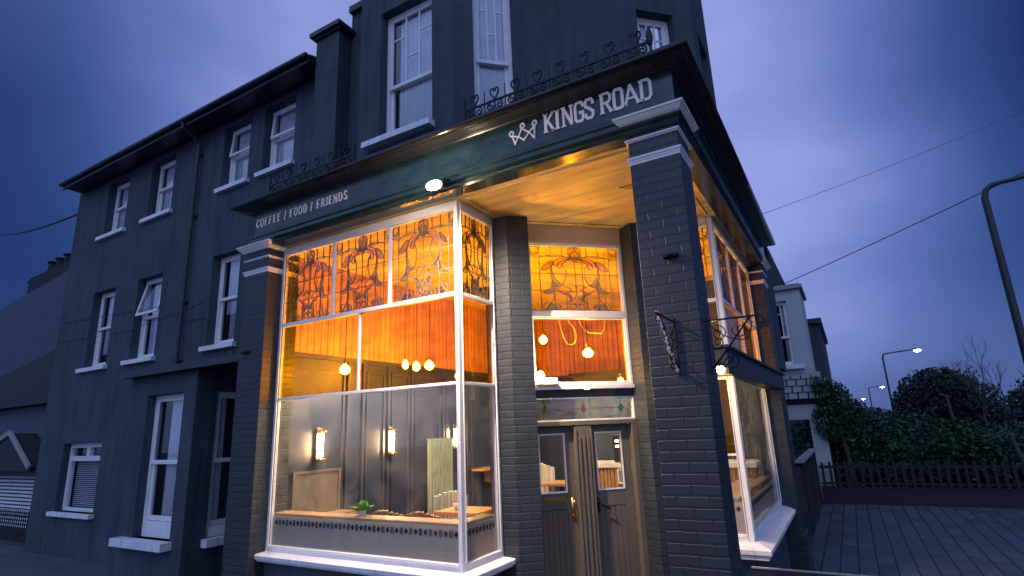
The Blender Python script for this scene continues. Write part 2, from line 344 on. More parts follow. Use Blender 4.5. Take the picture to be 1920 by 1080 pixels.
        for i in range(k-1):
            fs += [(i, k+i, k+i+1, i+1), (2*k+i, 2*k+i+1, 3*k+i+1, 3*k+i), (i, i+1, 2*k+i+1, 2*k+i), (k+i, 3*k+i, 3*k+i+1, k+i+1)]
        fs += [(0, 2*k, 3*k, k), (k-1, 2*k-1, 4*k-1, 3*k-1)]
        return s.add(vs, fs)
    def build(s, name, m, parent=None, bevel=0, smooth=False, fixn=True):
        me = bpy.data.meshes.new(name); me.from_pydata([tuple(v) for v in s.v], [], s.f)
        bm = bmesh.new(); bm.from_mesh(me)
        if fixn: bmesh.ops.recalc_face_normals(bm, faces=bm.faces)
        uv = bm.loops.layers.uv.new('UVMap')
        for f in bm.faces:
            n = f.normal
            if smooth: f.smooth = True
            if abs(n.z) > .8:
                for l in f.loops: l[uv].uv = (l.vert.co.x, l.vert.co.y)
            else:
                t = Vector((-n.y, n.x, 0)).normalized()
                for l in f.loops: l[uv].uv = (l.vert.co.dot(t), l.vert.co.z)
        bm.to_mesh(me); bm.free()
        o = bpy.data.objects.new(name, me); COL.objects.link(o)
        if m: me.materials.append(m)
        if bevel:
            b = o.modifiers.new('bevel', 'BEVEL'); b.width = bevel; b.segments = 2; b.limit_method = 'ANGLE'
        if parent: link(o, parent)
        else:
            xs = [v.co.x for v in me.vertices]; ys = [v.co.y for v in me.vertices]; zs = [v.co.z for v in me.vertices]
            c = Vector(((min(xs)+max(xs))/2, (min(ys)+max(ys))/2, min(zs)))
            me.transform(Matrix.Translation(-c)); o.location = c
        return o
def build_multi(name, parts, parent):
    # one mesh, several materials (pattern kept inside its part)
    tot = MB(); rng = []
    for mb, mt in parts: a = len(tot.f); tot.add(mb.v, mb.f); rng.append((a, len(tot.f)))
    o = tot.build(name, parts[0][1], parent)
    for k, (mb, mt) in enumerate(parts[1:], 1): o.data.materials.append(mt)
    for k, (a, b) in enumerate(rng):
        for i in range(a, b): o.data.polygons[i].material_index = k
    return o
def link(o, parent):
    o.parent = parent
    # roots carry a location; every part below them sits at identity
    if parent.parent is None: o.matrix_parent_inverse = Matrix.Translation(-parent.location)
def tag(o, label, cat, group=None, kind=None):
    o['label'] = label
    if cat: o['category'] = cat
    if group: o['group'] = group
    if kind: o['kind'] = kind
    return o
def struct(o, label=None):
    o['kind'] = 'structure'
    if label: o['label'] = label
    return o
def thing(name, loc, label, cat, group=None):
    o = bpy.data.objects.new(name, None); COL.objects.link(o); o.location = loc; o.empty_display_size = .2
    return tag(o, label, cat, group)
def cr_spline(pts, seg=5, closed=False):
    P = [Vector(p) for p in pts]; out = []; n = len(P)
    for i in range(n if closed else n-1):
        if closed: a, b, c, d = P[i-1], P[i], P[(i+1) % n], P[(i+2) % n]
        else: a, b, c, d = P[max(i-1, 0)], P[i], P[i+1], P[min(i+2, n-1)]
        for k in range(seg):
            t = k/seg; out.append(.5*((2*b)+(-a+c)*t+(2*a-5*b+4*c-d)*t*t+(-a+3*b-3*c+d)*t**3))
    out.append(P[0] if closed else P[-1]); return out
def wall(mb, fr, u0, u1, z0, z1, ops, depth=.15, back=None, reveals=True):
    """outer wall skin with openings (ua, ub, za, zb) and reveals"""
    us = sorted(set([u0, u1]+[o[0] for o in ops]+[o[1] for o in ops])); zs = sorted(set([z0, z1]+[o[2] for o in ops]+[o[3] for o in ops]))
    us = [u for u in us if u0 <= u <= u1]; zs = [z for z in zs if z0 <= z <= z1]
    for i in range(len(us)-1):
        for j in range(len(zs)-1):
            cu = (us[i]+us[i+1])/2; cz = (zs[j]+zs[j+1])/2
            if any(o[0] < cu < o[1] and o[2] < cz < o[3] for o in ops): continue
            mb.fbox(fr, us[i], us[i+1], -depth, 0, zs[j], zs[j+1])
def wallclean(mb, fr, u0, u1, z0, z1, ops, depth=.2):
    # same, but only the faces that show (front skin + reveals + outline)
    us = sorted(set([u0, u1]+[o[0] for o in ops]+[o[1] for o in ops])); zs = sorted(set([z0, z1]+[o[2] for o in ops]+[o[3] for o in ops]))
    hole = lambda i, j: not (0 <= i < len(us)-1 and 0 <= j < len(zs)-1) or any(o[0] < (us[i]+us[i+1])/2 < o[1] and o[2] < (zs[j]+zs[j+1])/2 < o[3] for o in ops)
    for i in range(len(us)-1):
        for j in range(len(zs)-1):
            if hole(i, j): continue
            a, b, c, d = us[i], us[i+1], zs[j], zs[j+1]; P = fr.P
            mb.add([P(a, 0, c), P(b, 0, c), P(b, 0, d), P(a, 0, d)], [(0, 1, 2, 3)])
            mb.add([P(a, -depth, c), P(b, -depth, c), P(b, -depth, d), P(a, -depth, d)], [(3, 2, 1, 0)])
            if hole(i-1, j): mb.add([P(a, 0, c), P(a, 0, d), P(a, -depth, d), P(a, -depth, c)], [(0, 1, 2, 3)])
            if hole(i+1, j): mb.add([P(b, 0, c), P(b, -depth, c), P(b, -depth, d), P(b, 0, d)], [(0, 1, 2, 3)])
            if hole(i, j-1): mb.add([P(a, 0, c), P(a, -depth, c), P(b, -depth, c), P(b, 0, c)], [(0, 1, 2, 3)])
            if hole(i, j+1): mb.add([P(a, 0, d), P(b, 0, d), P(b, -depth, d), P(a, -depth, d)], [(0, 1, 2, 3)])

def rectframe(mb, fr, u0, u1, z0, z1, w, n0, n1, wb=None):
    wb = wb or w
    mb.fbox(fr, u0, u0+w, n0, n1, z0, z1); mb.fbox(fr, u1-w, u1, n0, n1, z0, z1)
    mb.fbox(fr, u0+w, u1-w, n0, n1, z1-w, z1); mb.fbox(fr, u0+w, u1-w, n0, n1, z0, z0+wb)

def sash(parent, fr, u0, u1, z0, z1, zm, rec=.13, sill=None, bars=0, curtain='net', tilt=0, part_label=None, subsill=0, cur=(.22, 1.), lowblind=None):
    """a sash window set back in its opening: frame > pane, curtain, sill"""
    m = MB(); n1 = -rec; w = .055
    rectframe(m, fr, u0, u1, z0, z1, w, n1-.09, n1)
    if subsill: m.fbox(fr, u0+w, u1-w, n1-.02, n1+.02, z0+.002, z0+subsill)
    zl = z0+(subsill or 0)
    # lower sash
    rectframe(m, fr, u0+w, u1-w, zl+(0 if subsill else w), zm+.02, .045, n1-.075, n1-.035, .07)
    if not tilt:
        rectframe(m, fr, u0+w, u1-w, zm-.02, z1-w, .045, n1-.032, n1-.004)
        m.fbox(fr, u0+w, u1-w, n1-.034, n1+.012, zm-.035, zm+.015)
    else:
        hz = z1-w; L = hz-zm; s_, c_ = math.sin(tilt), math.cos(tilt)
        def Q(u, t, d): return fr.P(u, n1-.02+t*s_+d*c_, hz-t*c_+d*s_)
        for ua, ub, ta, tb in ((u0+w, u0+w+.05, 0, L), (u1-w-.05, u1-w, 0, L), (u0+w+.05, u1-w-.05, 0, .05), (u0+w+.05, u1-w-.05, L-.05, L)):
            m.add([Q(u, t, d) for d in (0, .03) for u, t in ((ua, ta), (ub, ta), (ub, tb), (ua, tb))], [(0, 1, 2, 3), (7, 6, 5, 4), (0, 4, 5, 1), (1, 5, 6, 2), (2, 6, 7, 3), (3, 7, 4, 0)])
        m.fbox(fr, u0+w, u1-w, n1-.05, n1-.01, zm-.03, zm+.03)
    if bars:
        W = (u1-u0-2*w-.09); a = u0+w+.045
        for k in range(1, bars): m.fbox(fr, a+W*k/bars-.012, a+W*k/bars+.012, n1-.028, n1-.008, zm+.015, z1-w-.045)
        h = z1-w-zm
        m.fbox(fr, a, a+W/bars-.012, n1-.027, n1-.009, zm+h*.67, zm+h*.67+.022)
        m.fbox(fr, a+W/bars+.012, a+2*W/bars-.012, n1-.027, n1-.009, zm+h*.36, zm+h*.36+.022)
        if bars > 2: m.fbox(fr, a+2*W/bars+.012, a+W, n1-.027, n1-.009, zm+h*.67, zm+h*.67+.022)
    o = m.build('window', M_white, parent, bevel=.003)
    if part_label: o['label'] = part_label
    g = MB()
    g.fbox(fr, u0+w+.03, u1-w-.03, n1-.058, n1-.053, zl+.03, zm)
    if not tilt: g.fbox(fr, u0+w+.03, u1-w-.03, n1-.021, n1-.016, zm, z1-w-.03)
    else: g.add([Q(u, t, .014+d) for d in (0, .005) for u, t in ((u0+w+.04, .04), (u1-w-.04, .04), (u1-w-.04, L-.04), (u0+w+.04, L-.04))], [(0, 1, 2, 3), (7, 6, 5, 4), (0, 4, 5, 1), (1, 5, 6, 2), (2, 6, 7, 3), (3, 7, 4, 0)])
    g.build('pane', M_glass, o)
    W = u1-u0
    if curtain == 'net':
        c = MB(); n = 26; ua = u0+W*cur[0]; ub = u0+W*cur[1]; zb = z0+.02 if lowblind is None else lowblind
        pts = [(ua+(ub-ua)*i/n, n1-.085-.010*math.sin(i*2.3+u0*3)) for i in range(n+1)]
        for i in range(n):
            (a, na), (b, nb) = pts[i], pts[i+1]
            c.add([fr.P(a, na, zb), fr.P(b, nb, zb), fr.P(b, nb, z1), fr.P(a, na, z1), fr.P(a, na-.004, zb), fr.P(b, nb-.004, zb), fr.P(b, nb-.004, z1), fr.P(a, na-.004, z1)], [(0, 1, 2, 3), (7, 6, 5, 4), (0, 4, 5, 1)])
        c.build('curtain', M_curtain, o, smooth=True)
    elif curtain == 'blind':
        c = MB(); k = int((zm-z0)/.035)
        for i in range(k): c.fbox(fr, u0+.08, u1-.08, n1-.13, n1-.105, z0+.06+i*.035, z0+.06+i*.035+.012)
        c.build('blind', M_blind, o)
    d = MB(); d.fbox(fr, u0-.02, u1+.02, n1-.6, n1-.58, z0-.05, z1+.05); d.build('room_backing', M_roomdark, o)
    if sill:
        s_ = MB(); a, b, zt, h, pr = sill
        s_.fbox(fr, a, b, -rec, pr, zt-h, zt); s_.build('sill', M_sill, o, bevel=.006)
    return o

# ============================================================ GROUND
g = MB(); g.box(-300, -60, GZ-.3, 300, 400, GZ); struct(g.build('ground', mat('asphalt', (.05, .052, .058), .85, var=.2, vs_=2, bump=.5, bs=80)))
g = MB(); g.box(-1.02, 4.0, GZ+.004, 14, 16.6, GZ+.03); struct(g.build('forecourt_paving', M_pave), 'dark block paving of the side forecourt')
g = MB(); g.box(-40, 1.4, GZ+.004, -1.02, 5.9, GZ+.034); struct(g.build('pavement', mat('pavement_slab', (.085, .095, .11), .7, var=.2, vs_=1.5, bump=.4)), 'pavement in front of the dark terrace')

# ============================================================ CAFE BUILDING
cafe = thing('cafe_building', (-3.5, 5, GZ), 'dark blue-grey corner cafe with amber leaded shop windows and a KINGS ROAD fascia', 'building')
YP, XP = 4.1, -.82            # pilaster faces
YG, XG = 4.3, -1.02           # shop window planes
mir = lambda x, y: (3.28-y, 3.28-x)     # reflection in the diagonal of the corner
A = FA(YG); B = FB(XG)
ZH = 3.98

# corner pillar
def pillar(name, x0, x1, y0, y1, zc, label, hs=1):
    m = MB(); m.box(x0, y0, GZ, x1, y1, zc-.02)
    m.box(x0-.04, y0-.04, GZ, x1+.04, y1+.04, .12)
    o = m.build(name, M_brick, cafe, bevel=.006); o['label'] = label
    c = MB()
    def ring(e0, e1, za, zb):
        c.add([(x0-e0, y0-e0, za), (x1+e0, y0-e0, za), (x1+e0, y1+e0, za), (x0-e0, y1+e0, za), (x0-e1, y0-e1, zb), (x1+e1, y0-e1, zb), (x1+e1, y1+e1, zb), (x0-e1, y1+e1, zb)],
              [(3, 2, 1, 0), (4, 5, 6, 7), (0, 1, 5, 4), (1, 2, 6, 5), (2, 3, 7, 6), (3, 0, 4, 7)])
    k = hs
    ring(.004, .008, zc-.412*k, zc-.392*k); ring(.009, .014, zc-.390*k, zc-.372*k); ring(.018, .022, zc-.370*k, zc-.350*k)
    ring(.008, .016, zc-.216*k, zc-.206*k); ring(.020, .024, zc-.204*k, zc-.190*k)
    ring(.03, .045, zc-.078, zc-.058); ring(.047, .08, zc-.056, zc-.020); ring(.086, .090, zc-.018, zc)
    c.build('capital', M_white, o, bevel=.003)
    return o
pillar('corner_pillar', -1.22, XP, YP, 4.48, 4.135, 'free-standing brick corner pillar')
pillar('end_pilaster', -6.21, -5.76, YP, 4.55, 4.025, 'brick pilaster at the terrace end of the shopfront', .9)
pillar('end_pilaster', -1.25, XP, 9.05, 9.55, 4.06, 'brick pilaster at the yard end of the shopfront', .9)
# porch piers, brick, both sides of the entrance
pa = [(-3.16, 4.985), (-2.93, 4.985), (-2.75, 5.15), (-2.875, 5.325), (-3.16, 5.5)]
for nm, P_ in (('left', pa), ('right', [mir(*p) for p in pa][::-1])):
    m = MB(); m.plan(P_, GZ, ZH-.003); o = m.build('porch_pier', M_brick, cafe, bevel=.004); o['label'] = f'brick pier {"beside the street" if nm == "left" else "beside the side road"} window in the porch'

# stallrisers below the sills
m = MB()
m.plan([(-5.76, 4.3), (-3.14, 4.3), (-3.14, 4.985), (-3.26, 4.985), (-3.26, 4.42), (-5.76, 4.42)], GZ, .42); m.build('stallriser', M_render, cafe); m = MB()
m.plan([(-1.02, 6.44), (-1.02, 9.05), (-1.14, 9.05), (-1.14, 6.56), (-1.70, 6.56), (-1.70, 6.44)], GZ, .36)
m.build('stallriser', M_render, cafe)

# ---- fascia and cornice swept round the corner
def lpath(left, right):
    def f(e_):
        return [(left-1.6*max(e_, 0)-.0, 5.68), (left-1.6*max(e_, 0), YP-e_), (XP+e_, YP-e_), (XP+e_, right+max(e_, 0)*1.2), (-1.9, right+max(e_, 0)*1.2)]
    return f
m = MB(); m.sweep([(-.14, 3.98), (.015, 3.98), (.022, 4.0), (.045, 4.012), (.03, 4.03), (.055, 4.05), (.055, 4.064), (.034, 4.075), (.034, 4.10), (.05, 4.115), (.05, 4.135), (.022, 4.15), (.016, 4.16), (.016, 4.462), (-.14, 4.462)], lpath(-6.02, 9.75))
fas = m.build('fascia', M_navy, cafe); fas['label'] = 'glossy dark green-black fascia board'
m = MB(); m.sweep([(-.14, 4.464), (.03, 4.464), (.04, 4.474), (.07, 4.478), (.075, 4.486), (.13, 4.492), (.175, 4.506), (.175, 4.525), (-.14, 4.53)], lpath(-6.02, 9.75))
m.build('cornice', M_cornice, cafe)
gp = lpath(-6.02, 9.75)
m = MB(); prof = [(.15+.045*math.cos(t), 4.535+.04*math.sin(t)) for t in [math.pi*2*k/12 for k in range(12)]]
m.sweep(prof, gp); m.build('gutter', mat('gutter_metal', (.02, .018, .015), .16, metal=.2, spec=.5), cafe, smooth=True)
m = MB(); m.plan([(-6.0, 4.25), (-.98, 4.25), (-.98, 9.7), (-2.6, 9.7), (-6.0, 9.7)], 4.12, 4.50); m.build('flat_roof', M_roofdark, cafe)
# underside strip behind the fascia + porch ceiling
dP1 = (-2.875, 5.325); dP2 = mir(*dP1)
m = MB(); m.plan([(-5.76, 4.242), (-.965, 4.242), (-.965, 9.05), (-1.12, 9.05), (-1.12, 6.40), (-1.72, 6.40), (-2.04, 6.16), (-2.87, 5.33), (-3.12, 4.98), (-3.12, 4.40), (-5.76, 4.40)], ZH+.002, 4.115)
sf = m.build('porch_ceiling', M_soffit, cafe)
# raised mouldings on the porch ceiling
m = MB()
for k, (a, b) in enumerate([((-3.0, 4.32), (-1.3, 4.32)), ((-1.06, 4.6), (-1.06, 6.3)), ((-2.9, 5.2), (-1.95, 6.12)), ((-3.02, 4.40), (-3.02, 4.9)), ((-1.62, 6.32), (-1.12, 6.32))]):
    d = Vector((b[0]-a[0], b[1]-a[1])); d.normalize(); nn = Vector((-d.y, d.x))*.018
    m.plan([(a[0]+nn.x, a[1]+nn.y), (b[0]+nn.x, b[1]+nn.y), (b[0]-nn.x, b[1]-nn.y), (a[0]-nn.x, a[1]-nn.y)], ZH-.012, ZH+.001)
m.build('ceiling_moulding', M_soffit, cafe)
m = MB()
for i in range(5): # small louvred vent in the ceiling
    m.plan([(-1.62+i*.05, 5.0), (-1.60+i*.05, 5.0), (-1.60+i*.05+.25, 5.3), (-1.62+i*.05+.25, 5.3)], ZH-.014, ZH+.001)
m.build('ceiling_vent', M_soffit, cafe)

# ---- stained glass designs (unit panel, v measured downwards)
def panel_design():
    L = []; G = []
    def sym(pts, closed=False, w=1, smooth=True):
        p = cr_spline(pts, 6, closed) if smooth else [Vector(q) for q in pts]
        L.append(([(a.x, a.y) for a in p], w)); L.append(([(1-a.x, a.y) for a in p], w))
    def cen(pts, closed=False, w=1, smooth=True):
        p = cr_spline(pts, 6, closed) if smooth else [Vector(q) for q in pts]; L.append(([(a.x, a.y) for a in p], w))
    def fill(pts, c, mirror=True):
        p = [(a.x, a.y) for a in cr_spline(pts, 5, True)]; G.append((p, c))
        if mirror: G.append(([(1-x, y) for x, y in p][::-1], c))
    for v in (.16, .43, .70): cen([(0, v), (1, v)], smooth=False)
    sym([(.105, 0), (.105, 1)], smooth=False)
    for u in (.23, .36): sym([(u, 0), (u, .17)], smooth=False)
    cen([(.5, .235), (.5, .765)], smooth=False); cen([(.5, 0), (.5, .05)], smooth=False); cen([(.5, .09), (.5, .22)], smooth=False)
    sym([(.255, .62), (.255, 1)], smooth=False); sym([(.385, .78), (.385, 1)], smooth=False)
    # crowning teardrop
    oval = [(.5, .0), (.435, .03), (.425, .11), (.46, .19), (.5, .24), (.54, .19), (.575, .11), (.565, .03)]
    cen(oval, True); inn = [(.5, .06), (.462, .09), (.455, .14), (.5, .21), (.545, .14), (.538, .09)]; cen(inn, True)
    fill(oval, 'olive', False)
    # sweeping ribbons
    sym([(0, .15), (.08, .19), (.18, .15), (.29, .135), (.38, .15), (.46, .19)]); sym([(.46, .19), (.36, .185), (.27, .23), (.235, .34), (.225, .46), (.255, .58), (.30, .63), (.345, .60)])
    sym([(.245, .27), (.24, .38), (.265, .50), (.31, .57), (.345, .60)])
    fill([(.235, .40), (.245, .48), (.29, .57), (.35, .60), (.31, .64), (.265, .62), (.235, .53)], 'green')
    # red petals
    for p in ([(.46, .195), (.36, .185), (.29, .21), (.255, .29), (.29, .31), (.33, .24), (.40, .205)], [(.45, .205), (.38, .215), (.31, .26), (.30, .33), (.345, .345), (.36, .27), (.41, .22)]):
        sym(p, True); fill(p, 'red')
    # long leaves either side
    for p, c in (([(.25, .22), (.18, .26), (.115, .35), (.15, .38), (.21, .35), (.25, .28)], 'olive'), ([(.235, .55), (.21, .65), (.13, .72), (.19, .74), (.25, .71), (.265, .62)], 'green')):
        sym(p, True); fill(p, c)
    # inner ovals
    sym([(.345, .28), (.38, .33), (.395, .43), (.38, .53), (.345, .60)])
    sym([(.345, .265), (.40, .245), (.45, .235), (.5, .24)])
    sym([(.345, .60), (.385, .63), (.43, .605), (.47, .60), (.5, .635)])
    sym([(.27, .64), (.31, .70), (.37, .735), (.435, .70), (.43, .655), (.40, .64)]); fill([(.28, .645), (.31, .70), (.37, .735), (.435, .70), (.41, .69), (.35, .69)], 'red')
    p = [(.34, .735), (.40, .77), (.43, .85), (.445, .83), (.44, .77), (.40, .735)]; sym(p, True); fill(p, 'olive')
    # bottom rosette
    def circ(cx, cy, ru, rv, k=10, a0=0): return [(cx+ru*math.cos(a0+2*math.pi*i/k), cy+rv*math.sin(a0+2*math.pi*i/k)) for i in range(k)]
    o1 = circ(.5, .905, .115, .10); cen(o1, True, 1.3); o2 = circ(.5, .905, .085, .075); cen(o2, True)
    cen(circ(.5, .80, .025, .03, 8), True); cen([(.415, .90), (.585, .90)], smooth=False)
    cen([(.5, .83), (.5, .86), (.47, .90), (.5, .94), (.53, .90), (.5, .86)]); cen(circ(.46, .93, .03, .04, 8), True); cen(circ(.54, .93, .03, .04, 8), True)
    # corner sprigs
    p = [(.13, 1.0), (.13, .92), (.16, .875), (.20, .89), (.19, .94)]; sym(p)
    p = [(.15, .995), (.20, .90), (.25, .91), (.25, .96), (.24, .995)]; sym(p, True); fill(p, 'green')
    p = [(.26, .96), (.28, .90), (.32, .93), (.30, .97), (.31, .995), (.27, .995)]; sym(p, True); fill(p, 'green')
    sym([(.25, .72), (.24, .82), (.20, .90), (.14, .99)]); sym([(.31, .99), (.36, .97), (.40, .93)])
    # top corners
    p = circ(.05, .055, .045, .045, 8); sym(p, True); fill([(.0, .10), (.05, .135), (.10, .10), (.05, .115)], 'olive'); sym([(.0, .06), (.0, .11), (.05, .14), (.1, .11)])
    return L, G
PL, PG = panel_design()
GM = dict(green=M_green, red=M_redg, olive=M_olive)
def leaded(parent, fr, u0, u1, z0, z1, n, pane=M_amber2, lw=.0060, lead=M_lead):
    W = u1-u0; H = z1-z0; T = lambda p: (u0+p[0]*W, z1-p[1]*H)
    cl = lambda p: (min(max(p[0], 0), 1), min(max(p[1], 0), 1))
    g = MB(); g.fbox(fr, u0, u1, n-.004, n, z0, z1); parts = [(g, pane)]
    m = MB()
    for k, (pts, w) in enumerate(PL): m.ribbon(fr, [T(cl(p)) for p in pts], lw*w, n-.006-.00013*(k % 9), n+.0035+.00013*(k % 9))
    parts.append((m, lead))
    for c in ('green', 'red', 'olive'):
        m = MB()
        for p, cc in PG:
            if cc == c: m.prism(fr, [T(cl(q)) for q in p], n+.0004, n+.0022)
        parts.append((m, GM[c]))
    return build_multi('stained_glass', parts, parent)

# ---- bay windows. u runs along the wall; posts, transoms, panes
ZS, Z2, Z3 = .56, 2.135, 3.0        # bottom of glass, lower transom, upper transom
def bayfront(fr, u0, u1, c0, c1, ups, mids, label, low=0):
    """u0..u1 glazed front; c0/c1 = width of posts at each end"""
    m = MB()
    m.fbox(fr, u0, u0+c0, -.05, 0, .50, ZH); m.fbox(fr, u1-c1, u1, -.05, 0, .50, ZH)
    m.fbox(fr, u0+c0, u1-c1, -.05, .004, ZH-.09, ZH-.001); m.fbox(fr, u0+c0, u1-c1, -.05, -.004, .50, ZS)
    m.fbox(fr, u0+c0, u1-c1, -.06, .006, ZS-.025, ZS+.005)
    m.fbox(fr, u0+c0, u1-c1, -.05, .006, Z3-.018, Z3+.024); m.fbox(fr, u0+c0, u1-c1, -.05, .0, Z2-.014, Z2+.016)
    # raised beads on the posts and head
    for a in (u0+c0-.010, u1-c1): m.fbox(fr, a, a+.010, -.02, .010, ZS, ZH-.09)
    m.fbox(fr, u0+c0, u1-c1, -.02, .014, ZH-.10, ZH-.085)
    for q in ups: m.fbox(fr, q-.017, q+.017, -.05, -.002, Z3+.024, ZH-.10)
    for q in mids: m.fbox(fr, q-.012, q+.012, -.05, -.004, Z2+.016, Z3-.018)
    o = m.build('bay_window_frame', M_white, cafe, bevel=.004); o['label'] = label
    e_ = [u0+c0]+[x for q in ups for x in (q-.017, q+.017)]+[u1-c1]
    for k in range(0, len(e_), 2): leaded(o, fr, e_[k], e_[k+1], Z3+.024, ZH-.10, -.03)
    e_ = [u0+c0]+[x for q in mids for x in (q-.012, q+.012)]+[u1-c1]
    for k in range(0, len(e_), 2):
        g = MB(); g.fbox(fr, e_[k], e_[k+1], -.034, -.03, Z2+.016, Z3-.018); g.build('amber_pane', M_amber, o)
    zt_ = low or Z2-.014
    if low: g = MB(); g.fbox(fr, u0+c0, u1-c1, -.034, -.03, low+.02, Z2-.014); g.build('amber_pane', M_amber, o); g = MB(); g.fbox(fr, u0+c0, u1-c1, -.05, -.006, low, low+.02); g.build('glazing_bar', M_white, o)
    g = MB(); g.fbox(fr, u0+c0, u1-c1, -.034, -.03, ZS+.005, zt_); g.build('clear_pane', M_bayglass, o)
    f = MB(); f.fbox(fr, u0+c0, u1-c1, -.045, -.042, ZS+.005, .865); 
    q = MB(); L = u1-c1-u0-c0; n = max(1, round(L/.116)); st = L/n
    for k in range(n):
        c = u0+c0+st*(k+.5); zc = .80; r = .0125
        for dx, dz in ((-r, 0), (r, 0), (0, r*1.15), (0, -r*1.15)):
            q.prism(fr, [(c+dx+r*.95*math.cos(t), zc+dz+r*.95*math.sin(t)) for t in [2*math.pi*i/10 for i in range(10)]], -.0412-.0002*(dx > 0)-.0001*(dz > 0), -.0392+.0001*(dx > 0)+.0002*(dz > 0))
        for j in (-1, 0, 1): q.fbox(fr, c+st/2+j*.0145-.0042, c+st/2+j*.0145+.0042, -.0412, -.039, zc-.03, zc+.03) if k < n-1 else None
    build_multi('frosted_film', [(f, M_frost), (q, M_decal)], o)
    return o
AR = Fr(-3.10, 0, 0, 1)               # return of the street bay, faces the porch (u = world y)
BR = Fr(0, 6.40, 1, 0)                # return of the side bay, faces the porch (u = world x)
bayfront(A, -5.755, -3.10, .05, .034, (-4.86, -4.0), (-4.43,), 'wide street-side shop window frame')
bayfront(AR, 4.352, 4.983, .012, .05, (), (), 'narrow shop window return beside the porch pier')
bayfront(B, 6.40, 9.05, .04, .05, (7.3, 8.15), (7.72,), 'side-road shop window frame')
bayfront(BR, -1.70, -1.072, .05, .015, (), (), 'narrow side-window return facing the porch', 1.33)
# deep moulded sills wrapping the bays
m = MB()
def sillplan(e_): return [(-5.755, YG-e_), (-3.10+e_, YG-e_), (-3.10+e_, 4.985)]
m.sweep([(-.13, .42), (.10, .42), (.10, .435), (.13, .445), (.135, .485), (.12, .495), (.05, .500), (-.13, .505)], sillplan); m.build('bay_sill', M_sill, cafe, bevel=.003)
m = MB()
m.sweep([(-.13, .36), (.13, .36), (.13, .40), (.16, .41), (.165, .455), (.05, .500), (-.13, .505)], lambda e_: [(XG+e_, 9.05), (XG+e_, 6.40-e_), (-1.70, 6.40-e_)]); m.build('bay_sill', M_sill, cafe, bevel=.003)
# pipe-thin alarm strip light beside the left jamb
# ---- awning box over the side window
m = MB()
Hf = [(-1.0, 6.12, 2.155, 2.425), (-.775, 9.3, 2.09, 2.295)]
(x0, y0, a0, b0), (x1, y1, a1, b1) = Hf
m.add([(x0, y0, a0), (x1, y1, a1), (x1, y1, b1), (x0, y0, b0), (x0-.16, y0, a0), (x1-.18, y1, a1), (x1-.18, y1, b1), (x0-.16, y0, b0)], [(0, 1, 2, 3), (7, 6, 5, 4), (0, 4, 5, 1), (1, 5, 6, 2), (2, 6, 7, 3), (3, 7, 4, 0)])
m.add([(x0+.03, y0-.03, b0+.002), (x1+.03, y1, b1+.002), (x1+.03, y1, b1+.032), (x0+.03, y0-.03, b0+.032), (x0-.18, y0-.03, b0+.002), (x1-.2, y1, b1+.002), (x1-.2, y1, b1+.032), (x0-.18, y0-.03, b0+.032)], [(0, 1, 2, 3), (7, 6, 5, 4), (0, 4, 5, 1), (1, 5, 6, 2), (2, 6, 7, 3), (3, 7, 4, 0)])
m.build('awning_box', M_trim, cafe, bevel=.004)

# ---- entrance wall on the diagonal; t from the left end
D = Fr(dP1[0], dP1[1], 1, 1); DW = (Vector(dP2)-Vector(dP1)).length
m = MB(); m.fbox(D, 0, DW, -.08, 0, 3.77, ZH-.001); m.build('porch_head_board', M_cream, cafe)
m = MB()
rectframe(m, D, 0, DW, 2.10, 3.77, .03, -.10, .008, .05)
m.fbox(D, .03, DW-.03, -.08, .012, 2.885, 2.95)
rectframe(m, D, .03, DW-.03, 2.95, 3.74, .014, -.06, -.004); rectframe(m, D, .03, DW-.03, 2.15, 2.885, .016, -.06, -.004)
m.fbox(D, -.0, DW, -.02, .045, 2.085, 2.125)
o = m.build('entrance_window', M_white, cafe, bevel=.003); o['label'] = 'white framed amber window above the doors'
leaded(o, D, .044, DW-.044, 2.964, 3.726, -.03)
g = MB(); g.fbox(D, .046, DW-.046, -.034, -.03, 2.166, 2.869); g.build('amber_pane', M_amber, o)
m = MB(); m.fbox(D, 0, DW, -.1, -.01, 2.0, 2.084); m.build('transom_beam', M_trim, cafe)
# leaded toplight
m = MB(); rectframe(m, D, 0, DW, 1.75, 2.0, .016, -.08, -.012); o = m.build('toplight', M_white, cafe, bevel=.002); o['label'] = 'clear leaded toplight with three small diamonds'
g = MB(); g.fbox(D, .016, DW-.016, -.05, -.046, 1.766, 1.984)
pn = g; dia = []; ld = MB(); zc = 1.88
ld.fbox(D, .016, DW-.016, -.052, -.042, zc-.003, zc+.003)
for k, (c, mm_) in enumerate(((.13, M_lime), (.575, M_pink), (1.02, M_teal))):
    dm = [(c, zc+.055), (c+.034, zc), (c, zc-.055), (c-.034, zc)]
    ld.ribbon(D, dm+[dm[0]], .007, -.0535, -.040); ld.fbox(D, c-.003, c+.003, -.052, -.042, zc+.05, 1.984); ld.fbox(D, c-.003, c+.003, -.052, -.042, 1.766, zc-.05)
    g = MB(); g.prism(D, dm, -.0455, -.043); dia.append((g, mm_))
for c in (.5, .65): ld.fbox(D, c-.002, c+.002, -.052, -.042, zc, 1.984)
build_multi('textured_pane', [(pn, M_textured), (ld, M_lead)]+dia, o)
